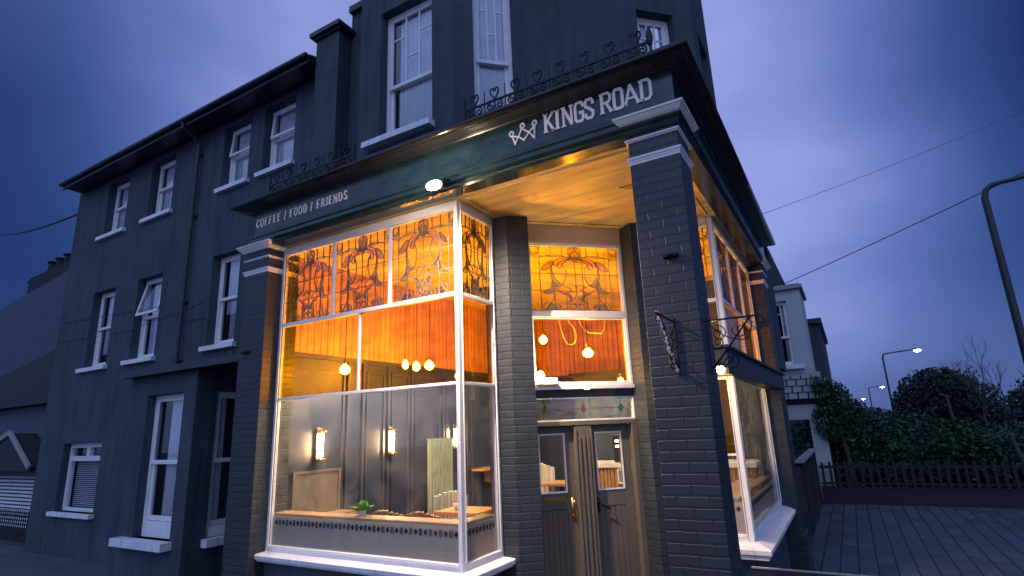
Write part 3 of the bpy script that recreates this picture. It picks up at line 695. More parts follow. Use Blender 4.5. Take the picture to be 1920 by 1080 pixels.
# door surround: head, jambs, fluted centre post
m = MB(); m.fbox(D, 0, DW, -.09, -.004, 1.705, 1.75); m.fbox(D, 0, .018, -.09, -.002, GZ, 1.705); m.fbox(D, DW-.06, DW, -.09, .0, GZ, 1.705)
m.fbox(D, .445, .636, -.09, -.012, GZ, 1.705)
m.fbox(D, .445, .463, -.012, .004, GZ, 1.66); m.fbox(D, .618, .636, -.012, .004, GZ, 1.66)
for k in range(3):
    c = .491+k*.05
    m.fbox(D, c-.017+.004, c+.017-.004, -.012, .006, GZ+.2, 1.585)
m.build('door_surround', M_taupe, cafe, bevel=.003)
def door(u0, u1, g0, g1, label, hside, slot):
    m = MB(); n0, n1 = -.13, -.09; za, zb = 1.028, 1.618
    m.fbox(D, u0, g0, n0, n1, GZ+.03, 1.705); m.fbox(D, g1, u1, n0, n1, GZ+.03, 1.705)
    m.fbox(D, g0, g1, n0, n1, zb, 1.705); m.fbox(D, g0, g1, n0, n1, .86, za)
    w = (g1-g0); k = 5
    m.fbox(D, g0, g1, n0, n1-.012, GZ+.03, .86)
    for i in range(k): m.fbox(D, g0+w*i/k+.003, g0+w*(i+1)/k-.003, n1-.014, n1-.004, GZ+.25, .85)
    m.fbox(D, g0, g1, n1-.012, n1, GZ+.03, GZ+.25)
    o = m.build('door', M_taupe, cafe, bevel=.002); o['label'] = label
    f = MB(); rectframe(f, D, g0-.008, g1+.008, za-.008, zb+.008, .014, n1-.002, n1+.008); f.build('glazing_bead', M_white, o)
    g = MB(); g.fbox(D, g0, g1, n1-.022, n1-.018, za, zb); g.build('glass', M_glass, o)
    if slot:
        s_ = MB(); s_.fbox(D, g0+.02, g1-.02, n1, n1+.006, .915, .985); s_.fbox(D, g0+.04, g1-.04, n1+.006, n1+.012, .935, .968); s_.build('letterbox', M_brass, o, bevel=.002)
    h = MB(); hu = u1-.04 if hside > 0 else u0+.05
    if hside > 0:
        pts = [D.P(hu, n1+.005, .95), D.P(hu, n1+.045, .93), D.P(hu, n1+.05, .86), D.P(hu, n1+.045, .79), D.P(hu, n1+.005, .77)]; h.tube(cr_spline(pts, 5), .009, 8)
        h.fbox(D, hu-.02, hu+.02, n1, n1+.006, .74, .97)
    else:
        h.fbox(D, hu-.02, hu+.02, n1, n1+.006, .80, .95); h.tube([D.P(hu, n1+.006, .90), D.P(hu, n1+.05, .90), D.P(hu+.03, n1+.055, .885), D.P(hu+.12, n1+.05, .83)], .010, 8)
    h.build('handle', M_brass if hside > 0 else M_iron, o, smooth=True)
    return o
door(.018, .445, .06, .345, 'left shop door with brass letterbox', 1, True)
door(.636, DW-.06, .705, 1.005, 'right shop door without letterbox', -1, False)
m = MB(); m.fbox(D, -.05, DW+.05, -.3, .25, GZ, GZ+.06); m.build('doorstep', M_stone, cafe, bevel=.008)

# ---- lettering on the fascia
def txt_strokes(ch):
    # strokes in a 1x1 cell (x right, y up): list of (points, weight)
    T = {'K': [([(.2, 0), (.2, 1)], 1.25), ([(.2, .42), (.88, 1)], .9), ([(.40, .56), (.9, 0)], 1.15)], 'I': [([(.5, 0), (.5, 1)], 1.3)],
     'N': [([(.18, 0), (.18, 1)], .9), ([(.18, .97), (.84, .03)], 1.2), ([(.84, 0), (.84, 1)], .9)],
     'G': [([(.88, .72), (.88, .86), (.74, .96), (.30, .96), (.16, .84), (.16, .16), (.30, .04), (.74, .04), (.86, .16), (.86, .45), (.5, .45)], 1.15)],
     'S': [([(.86, .70), (.86, .85), (.72, .96), (.30, .96), (.16, .84), (.16, .66), (.84, .34), (.84, .16), (.70, .04), (.30, .04), (.16, .16), (.16, .30)], 1.15)],
     'R': [([(.2, 0), (.2, 1)], 1.25), ([(.2, .96), (.72, .96), (.86, .84), (.86, .62), (.72, .50), (.2, .50)], 1.0), ([(.52, .5), (.92, 0)], 1.15)],
     'O': [([(.5, .96), (.28, .96), (.15, .84), (.15, .16), (.28, .04), (.72, .04), (.85, .16), (.85, .84), (.72, .96), (.5, .96)], 1.2)],
     'A': [([(.04, 0), (.46, 1)], 1.0), ([(.42, 1), (.94, 0)], 1.2), ([(.24, .33), (.76, .33)], .8)],
     'D': [([(.2, 0), (.2, 1)], 1.25), ([(.2, .96), (.68, .96), (.86, .82), (.86, .18), (.68, .04), (.2, .04)], 1.1)]}
    return T[ch]
SER = {'K': [(.2, 0), (.2, 1), (.88, 1), (.9, 0)], 'I': [(.5, 0), (.5, 1)], 'N': [(.18, 0), (.18, 1), (.84, 1)], 'R': [(.2, 0), (.2, 1), (.92, 0)], 'A': [(.04, 0), (.94, 0)], 'D': [(.2, 0), (.2, 1)], 'S': [], 'G': [], 'O': []}
FL = FA(YP-.016); zt, zb = 4.440, 4.247
cells = [('K', -1.965, -1.848), ('I', -1.862, -1.788), ('N', -1.785, -1.668), ('G', -1.665, -1.565), ('S', -1.568, -1.470), ('R', -1.425, -1.312), ('O', -1.308, -1.205), ('A', -1.205, -1.078), ('D', -1.078, -.965)]
k = 0
for ch, a, b in cells:
    m = MB()
    for pts, w in txt_strokes(ch):
        k += 1; m.ribbon(FL, [(a+(b-a)*x, zb+(zt-zb)*y) for x, y in pts], .0215*w, -.004, .012+.0002*(k % 7))
    for x, y in SER[ch]:
        k += 1; cx = a+(b-a)*x; y0 = zb if y == 0 else zt-.014; m.fbox(FL, cx-.021, cx+.021, -.004, .0122+.0002*(k % 5), y0, y0+.014)
    m.build('letter', M_letter, fas)
m = MB(); Lg = dict(cL=(-2.297, 4.352), cM=(-2.179, 4.399), cR=(-2.052, 4.385), a=(-2.290, 4.323), b=(-2.262, 4.237), c=(-2.224, 4.301), d=(-2.186, 4.372), e=(-2.169, 4.250), f=(-2.111, 4.311), h=(-2.062, 4.238), i=(-2.053, 4.358))
for j, q in enumerate(('cL', 'cM', 'cR')):
    cx, cz = Lg[q]; rr = [(cx+.021*math.cos(t), cz+.024*math.sin(t)) for t in [2*math.pi*v/16 for v in range(17)]]; rr[-1] = rr[0]; m.ribbon(FL, rr, .013, -.004, .012+.0002*j)
for j, ch in enumerate(('abca', 'cdf', 'cef', 'fhif')):
    m.ribbon(FL, [Lg[q] for q in ch], .013, -.004, .0128+.0002*j)
m.build('crown_emblem', M_letter, fas)
# small serif strapline
def serif(ch):
    T = {'C': [([(.88, .75), (.70, .95), (.45, .98), (.2, .8), (.12, .5), (.2, .2), (.45, .02), (.72, .06), (.9, .25)], 1)], 'O': [([(.5, 1), (.2, .85), (.1, .5), (.2, .15), (.5, 0), (.8, .15), (.9, .5), (.8, .85), (.5, 1)], 1)],
     'F': [([(.25, 0), (.25, 1)], 1.2), ([(.25, .97), (.85, .97)], .7), ([(.25, .52), (.68, .52)], .7)], 'E': [([(.25, 0), (.25, 1)], 1.2), ([(.25, .97), (.85, .97)], .7), ([(.25, .52), (.68, .52)], .7), ([(.25, .03), (.88, .03)], .7)],
     'D': [([(.22, 0), (.22, 1)], 1.2), ([(.22, .97), (.6, .95), (.88, .72), (.88, .28), (.6, .05), (.22, .03)], 1)], '/': [([(.2, -.05), (.6, 1.05)], .6)],
     'R': [([(.22, 0), (.22, 1)], 1.2), ([(.22, .97), (.65, .95), (.8, .75), (.65, .53), (.22, .5)], .9), ([(.5, .5), (.95, 0)], 1)], 'I': [([(.5, 0), (.5, 1)], 1.2)],
     'N': [([(.15, 0), (.15, 1)], .7), ([(.15, 1), (.85, 0)], 1.2), ([(.85, 0), (.85, 1)], .7)], 'S': [([(.8, .78), (.6, .97), (.32, .95), (.2, .75), (.4, .56), (.7, .42), (.82, .22), (.62, .03), (.32, .03), (.15, .22)], 1)]}
    return T[ch]
s0 = 'COFFEE / FOOD / FRIENDS'; wd = {' ': .62, '/': .62, 'I': .55}
tot = sum(wd.get(c, 1) for c in s0); u = -6.02; sc = (6.02-4.415)/tot; k = 0; zb, zt = 4.248, 4.352
for c in s0:
    w_ = wd.get(c, 1)*sc
    if c != ' ':
        m = MB()
        for pts, w in serif(c):
            k += 1; m.ribbon(FL, [(u+w_*.84*x, zb+(zt-zb)*y) for x, y in pts], .0115*w, -.004, .010+.0002*(k % 7))
        for st in {'F': (.25,), 'E': (), 'I': (.5,), 'R': (.22,), 'N': (.15,)}.get(c, ()):
            k += 1; m.fbox(FL, u+w_*.84*st-.014, u+w_*.84*st+.014, -.004, .0105+.0002*(k % 3), zb-.001, zb+.006)
        m.build('slash' if c == '/' else 'small_letter', M_letter, fas)
    u += w_

# ---- upper floors of the cafe
HT = 10.2
T5 = FA(5.0)
wins = [(-4.87, -3.96, 5.50, 7.52)]
m = MB(); wallclean(m, T5, -5.26, -3.63, 4.3, HT, wins)
m.plan([(-5.26, 5.19), (-5.06, 5.19), (-5.06, 5.8), (-5.26, 5.8)], 4.3, HT)
C1 = Fr(-3.63, 5.0, 1, 1); LC = .775*math.sqrt(2); C1w = [(.275, .815, 5.1, 7.6)]
wallclean(m, C1, 0, LC, 4.3, HT, C1w)
W7 = FA(5.7); x1 = -3.63+.775-.08
wallclean(m, W7, -2.94, -2.10, 4.3, HT, [])
C2 = Fr(-2.10, 5.7, 1, 1); L2 = 1.10*math.sqrt(2); C2w = [(.745, 1.275, 5.0, 6.93)]
wallclean(m, C2, 0, L2, 4.3, HT, C2w)
BX = FB(-1.0); Bw = [(7.2, 7.85, 5.2, 7.0)]
wallclean(m, BX, 6.8, 8.1, 4.3, HT, Bw)
C3 = Fr(-1.0, 8.1, -1, 1); wallclean(m, C3, 0, 1.0, 4.3, HT, [])
wallclean(m, Fr(-1.7, 8.8, 0, 1), 0, 1.2, 4.3, 7.6, [])
wallclean(m, W7, -6.22, -5.26, 4.3, 8.62, [])
m.build('upper_wall', M_render, cafe)
m = MB(); m.plan([(-5.3, 4.95), (-3.61, 4.95), (-2.84, 5.72), (-2.08, 5.64), (-.94, 6.78), (-.94, 8.12), (-1.7, 8.9), (-5.3, 8.9)], HT, HT+.2); m.build('roof', M_slate, cafe)
m = MB(); m.fbox(W7, -6.22, -5.27, -.25, .08, 8.62, 8.74); m.build('parapet_coping', M_cornice, cafe)
sash(cafe, T5, *wins[0], 6.36, rec=.14, sill=(-5.08, -3.92, 5.50, .085, .12), bars=3, part_label='tall sash window straight above the floodlight', cur=(.2, 1.0), lowblind=5.72)
sash(cafe, C1, *C1w[0], 6.38, rec=.10, bars=3, part_label='tall sash window on the angled side of the upper bay', cur=(0, 1.0))
sash(cafe, C2, *C2w[0], 6.05, rec=.13, bars=3, part_label='small-paned window above the cornice corner', cur=(.3, .6))
sash(cafe, BX, *Bw[0], 6.1, rec=.13, bars=2, part_label='upper window facing the side road')
# stepped buttress between terrace and cafe
m = MB(); m.box(-6.75, 5.43, 4.3, -6.22, 5.92, 8.15); m.build('buttress', M_render, cafe)
m = MB(); m.box(-6.79, 5.38, 8.151, -6.16, 5.95, 8.19); m.box(-6.83, 5.33, 8.191, -6.13, 5.98, 8.28); m.build('buttress_cap', M_cornice, cafe, bevel=.01)
# rear wing along the side road
m = MB(); m.box(-4.5, 9.95, GZ, -1.06, 12.6, 2.6); m.box(-4.5, 11.6, 2.6, -.98, 12.8, 4.95); m.box(-3, 9.56, GZ, -1.02, 9.95, 4.10); m.build('rear_wing', M_render, cafe)
m = MB(); m.box(-4.6, 11.5, 4.951, -.90, 12.9, 5.03); m.build('rear_wing_coping', M_cornice, cafe); m = MB(); m.box(-4.6, 9.97, 2.601, -1.0, 11.59, 2.68); m.build('rear_wing_coping', M_cornice, cafe)

# ============================================================ CAFE INTERIOR SHELL (parts of the building)
XW = -5.9
FI = Fr(XW, 0, 0, 1)                # party wall, faces +x
FZ = -.30
m = MB(); m.plan([(-5.9, 4.42), (-3.2, 4.42), (-3.2, 5.5), (-2.95, 5.45), (-2.1, 6.3), (-1.8, 6.55), (-1.14, 6.55), (-1.14, 11.0), (-5.9, 11.0)], FZ-.12, FZ); m.build('shop_floor', M_floor, cafe)
m = MB(); m.plan([(-5.9, 4.405), (-3.21, 4.405), (-3.21, 5.5), (-2.95, 5.45), (-2.1, 6.3), (-1.8, 6.55), (-1.14, 6.55), (-1.14, 11.0), (-5.9, 11.0)], ZH+.004, 4.11); m.build('shop_ceiling', M_ceil, cafe)
m = MB(); m.box(XW-.12, 4.35, FZ, XW, 11.0, 2.68); m.box(XW-.12, 10.9, FZ, -1.14, 11.0, 2.68); m.build('panelled_wall', M_panel, cafe)
m = MB(); m.box(XW-.12, 4.35, 2.74, XW+.005, 11.0, ZH); m.box(XW, 10.88, 2.74, -1.14, 11.0, ZH); m.build('matchboard_wall', M_board, cafe)
m = MB(); m.box(XW-.1, 4.36, 2.681, XW+.045, 10.86, 2.739); m.box(XW+.045, 10.84, 2.681, -1.14, 10.9, 2.739); m.build('picture_rail', M_panel2, cafe)
m = MB()
ys = [4.55, 5.50, 5.62, 5.80, 5.90, 6.32, 6.42, 6.85, 6.95, 7.12, 7.95, 8.1, 9.2, 9.3, 10.7]
def pan(y0, y1, z0, z1):
    m = MB()
    for a, b, c, d in ((y0, y0+.035, z0, z1), (y1-.035, y1, z0, z1), (y0+.035, y1-.035, z0, z0+.035), (y0+.035, y1-.035, z1-.035, z1)): m.fbox(FI, a, b, 0, .022, c, d)
    m.build('panel_moulding', M_panel2, cafe)
pan(4.6, 5.50, .86, 2.58); pan(5.90, 6.28, .1, 2.58); pan(6.42, 6.82, .1, 2.58); pan(6.95, 7.6, .1, 2.58); pan(7.75, 8.4, .1, 2.58); pan(8.5, 9.5, .1, 2.58)
for y in (5.56, 5.84, 6.35, 6.885, 7.68): m = MB(); m.fbox(FI, y-.025, y+.025, 0, .035, FZ, 2.68); m.build('wall_stile', M_panel2, cafe)
for q in range(4):
    x = -5.6+q*1.15
    m = MB(); rectframe(m, Fr(0, 10.9, 1, 0), x, x+.95, .1, 2.5, .035, 0, .02); m.build('panel_moulding', M_panel2, cafe)
m = MB(); m.box(-3.56, 5.5, FZ, -3.32, 5.74, 3.30); m.box(-3.62, 5.44, 3.30, -3.26, 5.8, 3.36); m.build('inner_column', M_panel, cafe)
m = MB(); m.box(-2.2, 6.7, FZ, -1.14, 6.8, .4); m.build('inner_wall', M_panel, cafe)
m = MB(); m.box(-1.15, 9.2, FZ, -1.10, 11, ZH); m.build('inner_wall', M_panel, cafe)
# window ledges
m = MB(); m.box(-5.89, 4.37, .862, -3.16, 4.58, .886); m.box(-5.89, 4.55, FZ, -3.2, 4.57, .861); m.box(-3.32, 4.585, .862, -3.17, 4.95, .886); m.build('window_ledge', M_ledge, cafe, bevel=.004)
m = MB(); m.box(-1.45, 6.50, .875, -1.13, 9.1, .905); m.box(-1.70, 6.50, .872, -1.46, 6.62, .903); m.build('window_ledge', M_ledge, cafe, bevel=.004)
m = MB(); m.box(-5.87, 4.72, .74, -5.55, 5.46, .775); m.build('bench_shelf', M_ledge, cafe)
m = MB(); rectframe(m, FI, 4.70, 5.44, .78, 1.29, .03, .024, .05); m.fbox(FI, 4.73, 5.41, .024, .035, .81, 1.26); m.build('framed_panel', mat('grey_panel', (.15, .14, .13), .5, var=.25, vs_=4), cafe)

# ============================================================ THINGS IN AND ON THE CAFE
def pendant(p, label, w=1., mt=M_bulb):
    t = thing('pendant_lamp', p, label, 'lamp', 'bare filament bulbs hanging in the cafe'); x, y, z = p
    c = MB(); c.tube([(x, y, z+.10), (x+.004, y, (z+ZH)/2), (x, y, ZH+.003)], .0045, 6); c.build('cord', M_trim, t)
    w *= 1.15; h = MB(); h.lathe((x, y, z+.045), [(.008, .075), (.017, .06), (.02, .02), (.018, 0)], 12); h.build('lamp_holder', M_brass, t)
    b = MB(); b.lathe((x, y, z), [(.004, .05), (.018, .045), (.022, .035), (.034*w, .018), (.047*w, -.01), (.048*w, -.03), (.038*w, -.055), (.02*w, -.07), (.003, -.075)], 14); b.build('bulb', mt, t, smooth=True)
    return t
for p, l, w, mt in (((-5.26, 4.9, 2.50), 'glowing bulb hanging alone by the far left of the street window, before the panelled wall', 1.1, M_bulb),
    ((-5.25, 6.0, 2.64), 'slim tubular bulb, left of the three bulbs hanging close together', .75, M_bulb),
    ((-5.07, 6.02, 2.60), 'small round bulb in the middle of the three hanging close together', .9, M_bulb),
    ((-4.81, 5.98, 2.59), 'round bulb, right of the three hanging close together', 1.1, M_bulb),
    ((-4.55, 6.3, 2.45), 'low bulb glowing beside the corner post of the street window', .9, M_bulb),
    ((-3.68, 7.2, 2.95), 'bulb at the left in the amber window over the doors, cord looped', 1.0, M_bulbw),
    ((-2.87, 6.9, 2.65), 'large bulb at the middle of the amber window over the doors', 1.25, M_bulbw),
    ((-1.75, 8.3, 2.75), 'bulb hanging inside the side-road window', 1.0, M_bulb),
    ((-3.9, 9.2, 2.35), 'bulb hanging at the back of the shop, left of the counter', 1.0, M_bulb),
    ((-3.2, 9.0, 2.4), 'bulb hanging at the back of the shop above the counter', 1.0, M_bulb)):
    pendant(p, l, w, mt)
for k, (y, l) in enumerate(((5.07, 'brass sconce with glowing tube above the framed wall panel'), (6.38, 'brass sconce with glowing tube on the middle of the panelled wall'), (7.97, 'brass sconce with glowing tube behind the window corner post'))):
    t = thing('wall_sconce', (XW+.03, y, 1.4), l, 'wall lamp', 'tube sconces on the panelled wall')
    b = MB(); b.fbox(FI, y-.045, y+.045, .036, .05, 1.42, 1.80); b.fbox(FI, y-.055, y+.055, .05, .13, 1.40, 1.425); b.fbox(FI, y-.05, y+.05, .05, .13, 1.74, 1.76); b.build('back_plate', M_brass, t, bevel=.003)
    c = MB(); c.tube([(XW+.09, y, 1.45), (XW+.09, y, 1.73)], .019, 12); c.build('glass_tube', M_tube, t, smooth=True)
# floodlight on the fascia
t = thing('floodlight', (-3.02, 3.83, 3.9), 'bright white floodlight on an arm below the fascia', 'light')
b = MB(); b.tube([(-3.0, 4.05, 4.07), (-3.0, 3.90, 4.0)], .013, 8); b.build('arm', M_iron, t)
fh = MB(); fh.box(-3.085, 3.865, 3.93, -2.945, 3.93, 3.995); fh.build('housing', M_iron, t, bevel=.012)
fl = MB(); fl.ball((-3.015, 3.825, 3.935), .085, .045, .045, 18, 12); fl.build('lens', M_flood, t, smooth=True)
lp = bpy.data.lights.new('floodlight_lamp', 'POINT'); lp.energy = 42; lp.color = (1, .72, .50); lp.shadow_soft_size = .04
lo = bpy.data.objects.new('floodlight_lamp', lp); COL.objects.link(lo); lo.location = (-3.015, 3.74, 3.915); link(lo, t)
lp = bpy.data.lights.new('floodlight_beam', 'SPOT'); lp.energy = 900; lp.color = (1, .72, .52); lp.shadow_soft_size = .05; lp.spot_size = R(142); lp.spot_blend = 1
lo = bpy.data.objects.new('floodlight_beam', lp); COL.objects.link(lo); lo.location = (-3.015, 3.72, 3.90); lo.rotation_euler = (R(14), R(-6), 0); link(lo, t)
# lantern by the side window
t = thing('wall_lantern', (-1.08, 6.18, 2.15), 'small downlight glowing amber under the end of the awning box', 'light')
b = MB(); b.lathe((-1.09, 6.16, 2.22), [(.015, .17), (.03, .15), (.045, .08), (.07, .03), (.065, .02)], 14); b.tube([(-1.09, 6.16, 2.36), (-1.09, 6.24, 2.41), (-1.09, 6.33, 2.38)], .010, 6); b.build('shade', M_iron, t)
b = MB(); b.ball((-1.085, 6.14, 2.205), .05, .05, .04, 12, 8); b.build('bulb', M_lantern, t, smooth=True)
lp = bpy.data.lights.new('lantern_lamp', 'POINT'); lp.energy = 12; lp.color = (1, .55, .16); lp.shadow_soft_size = .04
lo = bpy.data.objects.new('lantern_lamp', lp); COL.objects.link(lo); lo.location = (-1.085, 6.12, 2.13); link(lo, t)

# added light on the entrance window ledge, put in to brighten the porch ceiling
q = D.P(.15, .05, 2.126); t = thing('added_ledge_light', tuple(q), 'small white light added for the porch ceiling, on the ledge at the left of the amber entrance window', 'light')
b = MB(); b.fbox(D, .03, .27, .012, .075, 2.1262, 2.15); b.build('housing', M_trim, t, bevel=.003)
b = MB(); b.fbox(D, .04, .26, .018, .07, 2.151, 2.205); b.build('lens', emis('added_light_glow', (1, .85, .62), 40), t, bevel=.008)
lp = bpy.data.lights.new('added_porch_fill', 'POINT'); lp.energy = 42; lp.color = (1, .72, .36); lp.shadow_soft_size = .05
lo = bpy.data.objects.new('added_porch_fill', lp); COL.objects.link(lo); lo.location = D.P(.15, .11, 2.26); link(lo, t)

# scroll brackets
def spiral(c, r0, r1, a0, turns, k=18): return [(c[0]+(r0+(r1-r0)*i/k)*math.cos(a0+2*math.pi*turns*i/k), c[1]+(r0+(r1-r0)*i/k)*math.sin(a0+2*math.pi*turns*i/k)) for i in range(k+1)]
def bracket(fr, label, L, H, vine=False):
    # fr.u = direction out from the wall, z down from 0 at fr origin handled by closure
    o_, z0 = fr
    P = lambda u, z: o_+Vector((u*DU.x, u*DU.y, 0))+Vector((0, 0, z0+z))
    t = thing('scroll_bracket', tuple(P(0, -H)), label, 'bracket', 'wrought iron hanging brackets on the corner pillar')
    b = MB(); b.tube([P(0, .03), P(0, -H)], .009, 6); b.tube([P(0, 0), P(L, 0)], .008, 6); b.tube([P(0, -H*.9), P(L*.28, -H*.62), P(L*.82, -.005)], .007, 6); b.build('bracket_bars', M_iron, t)
    s_ = MB()
    for c, r0, r1, a, tn in (((L*.20, -.10), .06, .012, 1.6, -1.4), ((L*.62, -.09), .06, .012, 2.8, 1.3), ((L*.36, -H*.78), .075, .014, 2.2, -1.5), ((L*.17, -H*.42), .05, .01, 3.4, 1.3)):
        s_.tube([P(u, z) for u, z in spiral(c, r0, r1, a, tn)], .0045, 5)
    s_.tube([P(u.x, u.y) for u in cr_spline([(.02, -.03), (L*.3, -.12), (L*.7, -.16), (L*.86, -.04)], 6)], .0045, 5)
    s_.tube([P(u.x, u.y) for u in cr_spline([(.01, -H*.7), (L*.2, -H*.88), (L*.45, -H*.66), (L*.3, -H*.5)], 6)], .0045, 5)
    s_.tube([P(u.x, u.y) for u in cr_spline([(L, 0), (L+.02, -.03), (L+.01, -.06), (L-.015, -.05)], 4)], .005, 5); s_.build('scrollwork', M_iron, t)
    return t, P
DU = Vector((1, 0)); bracket((Vector((XP+.002, 4.30, 0)), 2.42), 'scroll bracket reaching out over the side road in front of the amber glass', .37, .40)
DU = Vector((0, -1)); t, P = bracket((Vector((-1.01, YP-.002, 0)), 2.41), 'scroll bracket on the street face of the pillar, pale flecks along it', .46, .39)
random.seed(3)
for i in range(34):
    q = i/33; c = P(.46-.44*q+random.uniform(-.02, .02), -.01-.37*q+random.uniform(-.02, .05)); s_ = random.uniform(.008, .02)
    v = MB(); v.ball(c, s_*.45, s_*.6, s_, 6, 4); v.build('pale_bead', M_bead, t)
# small black camera boxes / brackets on brickwork
for (x, y, z, l) in ((-.975, YP, 2.915, 'short black cable bracket high on the corner pillar'), (-6.05, YP, 2.70, 'short black cable bracket on the left end pilaster')):
    t = MB(); t.box(x-.055, y-.05, z-.018, x+.055, y, z+.012); t.box(x-.02, y-.065, z-.01, x+.02, y-.05, z+.006)
    tag(t.build('cable_bracket', M_iron, None, bevel=.004), l, 'bracket')
# heart railings on the cornice
def railing(x0, x1, n, label, endpost=False):
    t = thing('balcony_railing', ((x0+x1)/2, 4.15, 4.53), label, 'railing', 'black heart-topped railings along the cornice'); fr = FA(4.15)
    b = MB(); b.fbox(fr, x0, x1, -.008, .008, 4.815, 4.835); b.fbox(fr, x0, x1, -.006, .006, 4.575, 4.587); b.fbox(fr, x0-.01, x0+.01, -.01, .01, 4.53, 4.96); b.fbox(fr, x1-.01, x1+.01, -.01, .01, 4.53, 4.96)
    b.build('rails', M_iron, t)
    st = (x1-x0)/n
    for k in range(n):
        a = x0+st*k; h = MB(); c_ = MB()
        if k: s_ = MB(); s_.tube([fr.P(a, 0, 4.53), fr.P(a, 0, 4.94), fr.P(a, 0, 4.985)], .009, 5, .003); s_.build('spike', M_iron, t)
        c = a+st/2
        for sg in (-1, 1):
            h.tube([fr.P(c+sg*p.x, 0, 4.825+p.y) for p in cr_spline([(0, 0), (.018, .04), (.045, .085), (.042, .125), (.018, .135), (.006, .115), (.018, .103)], 4)], .009, 5)
            c_.tube([fr.P(c+sg*(.052)+u*sg, 0, 4.768+z) for u, z in spiral((0, 0), .042, .010, 1.57, -1.3, 14)], .008, 5)
            c_.tube([fr.P(c+sg*p.x, 0, p.y) for p in cr_spline([(.0, 4.815), (.006, 4.76), (.04, 4.70), (.10, 4.66)], 4)], .008, 5)
        h.build('heart', M_iron, t); c_.build('scroll', M_iron, t)
    if endpost: e_ = MB(); e_.ball(fr.P(x1, 0, 4.86), .03, .03, .09, 10, 8); e_.build('finial', M_iron, t)
    return t
railing(-5.91, -4.42, 6, 'heart-topped railing over the COFFEE / FOOD / FRIENDS strapline')
railing(-2.87, -.96, 8, 'heart-topped railing over the KINGS ROAD lettering', True)

t = MB(); t.tube(cr_spline([(-3.5, 7.2, ZH+.003), (-3.42, 7.18, 3.3), (-3.30, 7.15, 2.86), (-3.14, 7.1, 2.82), (-3.12, 7.08, 3.0), (-3.2, 7.05, 3.15), (-3.1, 7.02, 3.3), (-2.95, 7.0, 2.98), (-2.78, 6.98, 2.90), (-2.62, 6.96, 3.0), (-2.55, 6.95, ZH+.003)], 5), .007, 6)
tag(t.build('looped_cord', mat('pale_flex', (.6, .5, .38), .5)), 'pale lamp flex hanging in loops behind the amber entrance window', 'cord')
# furniture inside
def chair(x, y, rz, zt, name, label, mt):
    t = thing('tub_chair', (x, y, FZ), label, 'chair'); ca, sa = math.cos(rz), math.sin(rz)
    T = lambda u, v, z: (x+u*ca-v*sa, y+u*sa+v*ca, z)
    m = MB(); k = 8
    for i in range(k):      # channelled back
        a0 = -1.1+2.2*i/k; a1 = a0+2.2/k-.02; am = (a0+a1)/2
        def Q(r, a, z): return T(r*math.sin(a), r*math.cos(a), z)
        z1 = zt-.06*abs(am)
        m.add([Q(.25, a0, FZ+.5), Q(.25, a1, FZ+.5), Q(.25, a1, z1), Q(.25, a0, z1), Q(.20, a0, FZ+.5), Q(.20, a1, FZ+.5), Q(.20, a1, z1), Q(.20, a0, z1), Q(.275, am, FZ+.5), Q(.275, am, z1+.008), Q(.18, am, z1+.008), Q(.18, am, FZ+.5)],
              [(0, 8, 9, 3), (8, 1, 2, 9), (3, 9, 10, 7), (9, 2, 6, 10), (4, 7, 10, 11), (11, 10, 6, 5), (0, 3, 7, 4), (1, 5, 6, 2)])
    m.build('backrest', mt, t)
    m = MB(); m.lathe((x, y, FZ+.44), [(.19, .08), (.22, .05), (.22, .01), (.19, -.02)], 20); m.build('seat', mt, t, smooth=True)
    for sx in (-1, 1):
        for sy in (-1, 1):
            l = MB(); l.tube([T(.13*sx, .13*sy, FZ+.43), T(.2*sx, .2*sy, FZ)], .013, 6, .009); l.build('leg', M_iron, t)
    return t
chair(-4.50, 5.02, R(180), .90, 'c', 'brown channelled chair behind the ledge, left one of the pair', M_seat)
chair(-4.04, 5.06, R(180), .895, 'c', 'brown channelled chair behind the ledge, right one of the pair', M_seat)
chair(-4.62, 6.1, R(20), .93, 'c', 'pale blue tub chair beside the oak table in the street window', M_blue)
chair(-3.92, 7.75, R(150), 1.19, 'c', 'white chair seen through the left door glass', mat('white_shell', (.7, .7, .68), .4))
def table(x, y, zt, r, label, w=None):
    t = thing('cafe_table', (x, y, FZ), label, 'table')
    m = MB(); m.box(x-r, y-r*.8, zt-.04, x+r, y+r*.8, zt); m.build('table_top', M_table, t, bevel=.006)
    m = MB(); m.tube([(x, y, zt-.04), (x, y, FZ+.03)], .03, 10); m.build('leg', M_iron, t)
    m = MB(); m.lathe((x, y, FZ), [(.05, .03), (.22, .015), (.22, 0)], 18); m.build('base', M_iron, t)
table(-4.05, 5.72, .80, .30, 'oak topped table in the corner of the street window')
def cup(x, y, z, label):
    t = thing('coffee_cup', (x, y, z), label, 'cup', 'white crockery on the cafe tables'); m = MB(); m.lathe((x, y, z), [(.036, .075), (.040, .075), (.034, .03), (.022, .002), (.0, .001)], 14); m.build('bowl', M_white, t, smooth=True)
    m = MB(); m.tube(cr_spline([(x+.034, y, z+.06), (x+.058, y, z+.052), (x+.054, y, z+.028), (x+.030, y, z+.022)], 4), .005, 6); m.build('handle', M_white, t)
cup(-4.12, 5.62, .801, 'white coffee cup on the oak table in the corner of the street window')
table(-3.62, 7.4, .95, .28, 'pale table seen low through the left door glass')
m = MB(); m.box(-5.86, 8.45, 1.0, -5.6, 9.3, 1.04); m.box(-5.86, 8.85, .78, -5.66, 9.05, .99); tag(m.build('wall_shelf', M_table, None), 'small oak shelf on the panelled wall beyond the radiator', 'shelf')
t = thing('radiator', (-5.84, 7.45, .35), 'tall sage green column radiator on the panelled wall', 'radiator')
for i in range(9):
    m = MB(); y = 7.22+i*.068; m.box(-5.86, y, .45, -5.79, y+.048, 1.57); m.build('column', M_rad, t, bevel=.012)
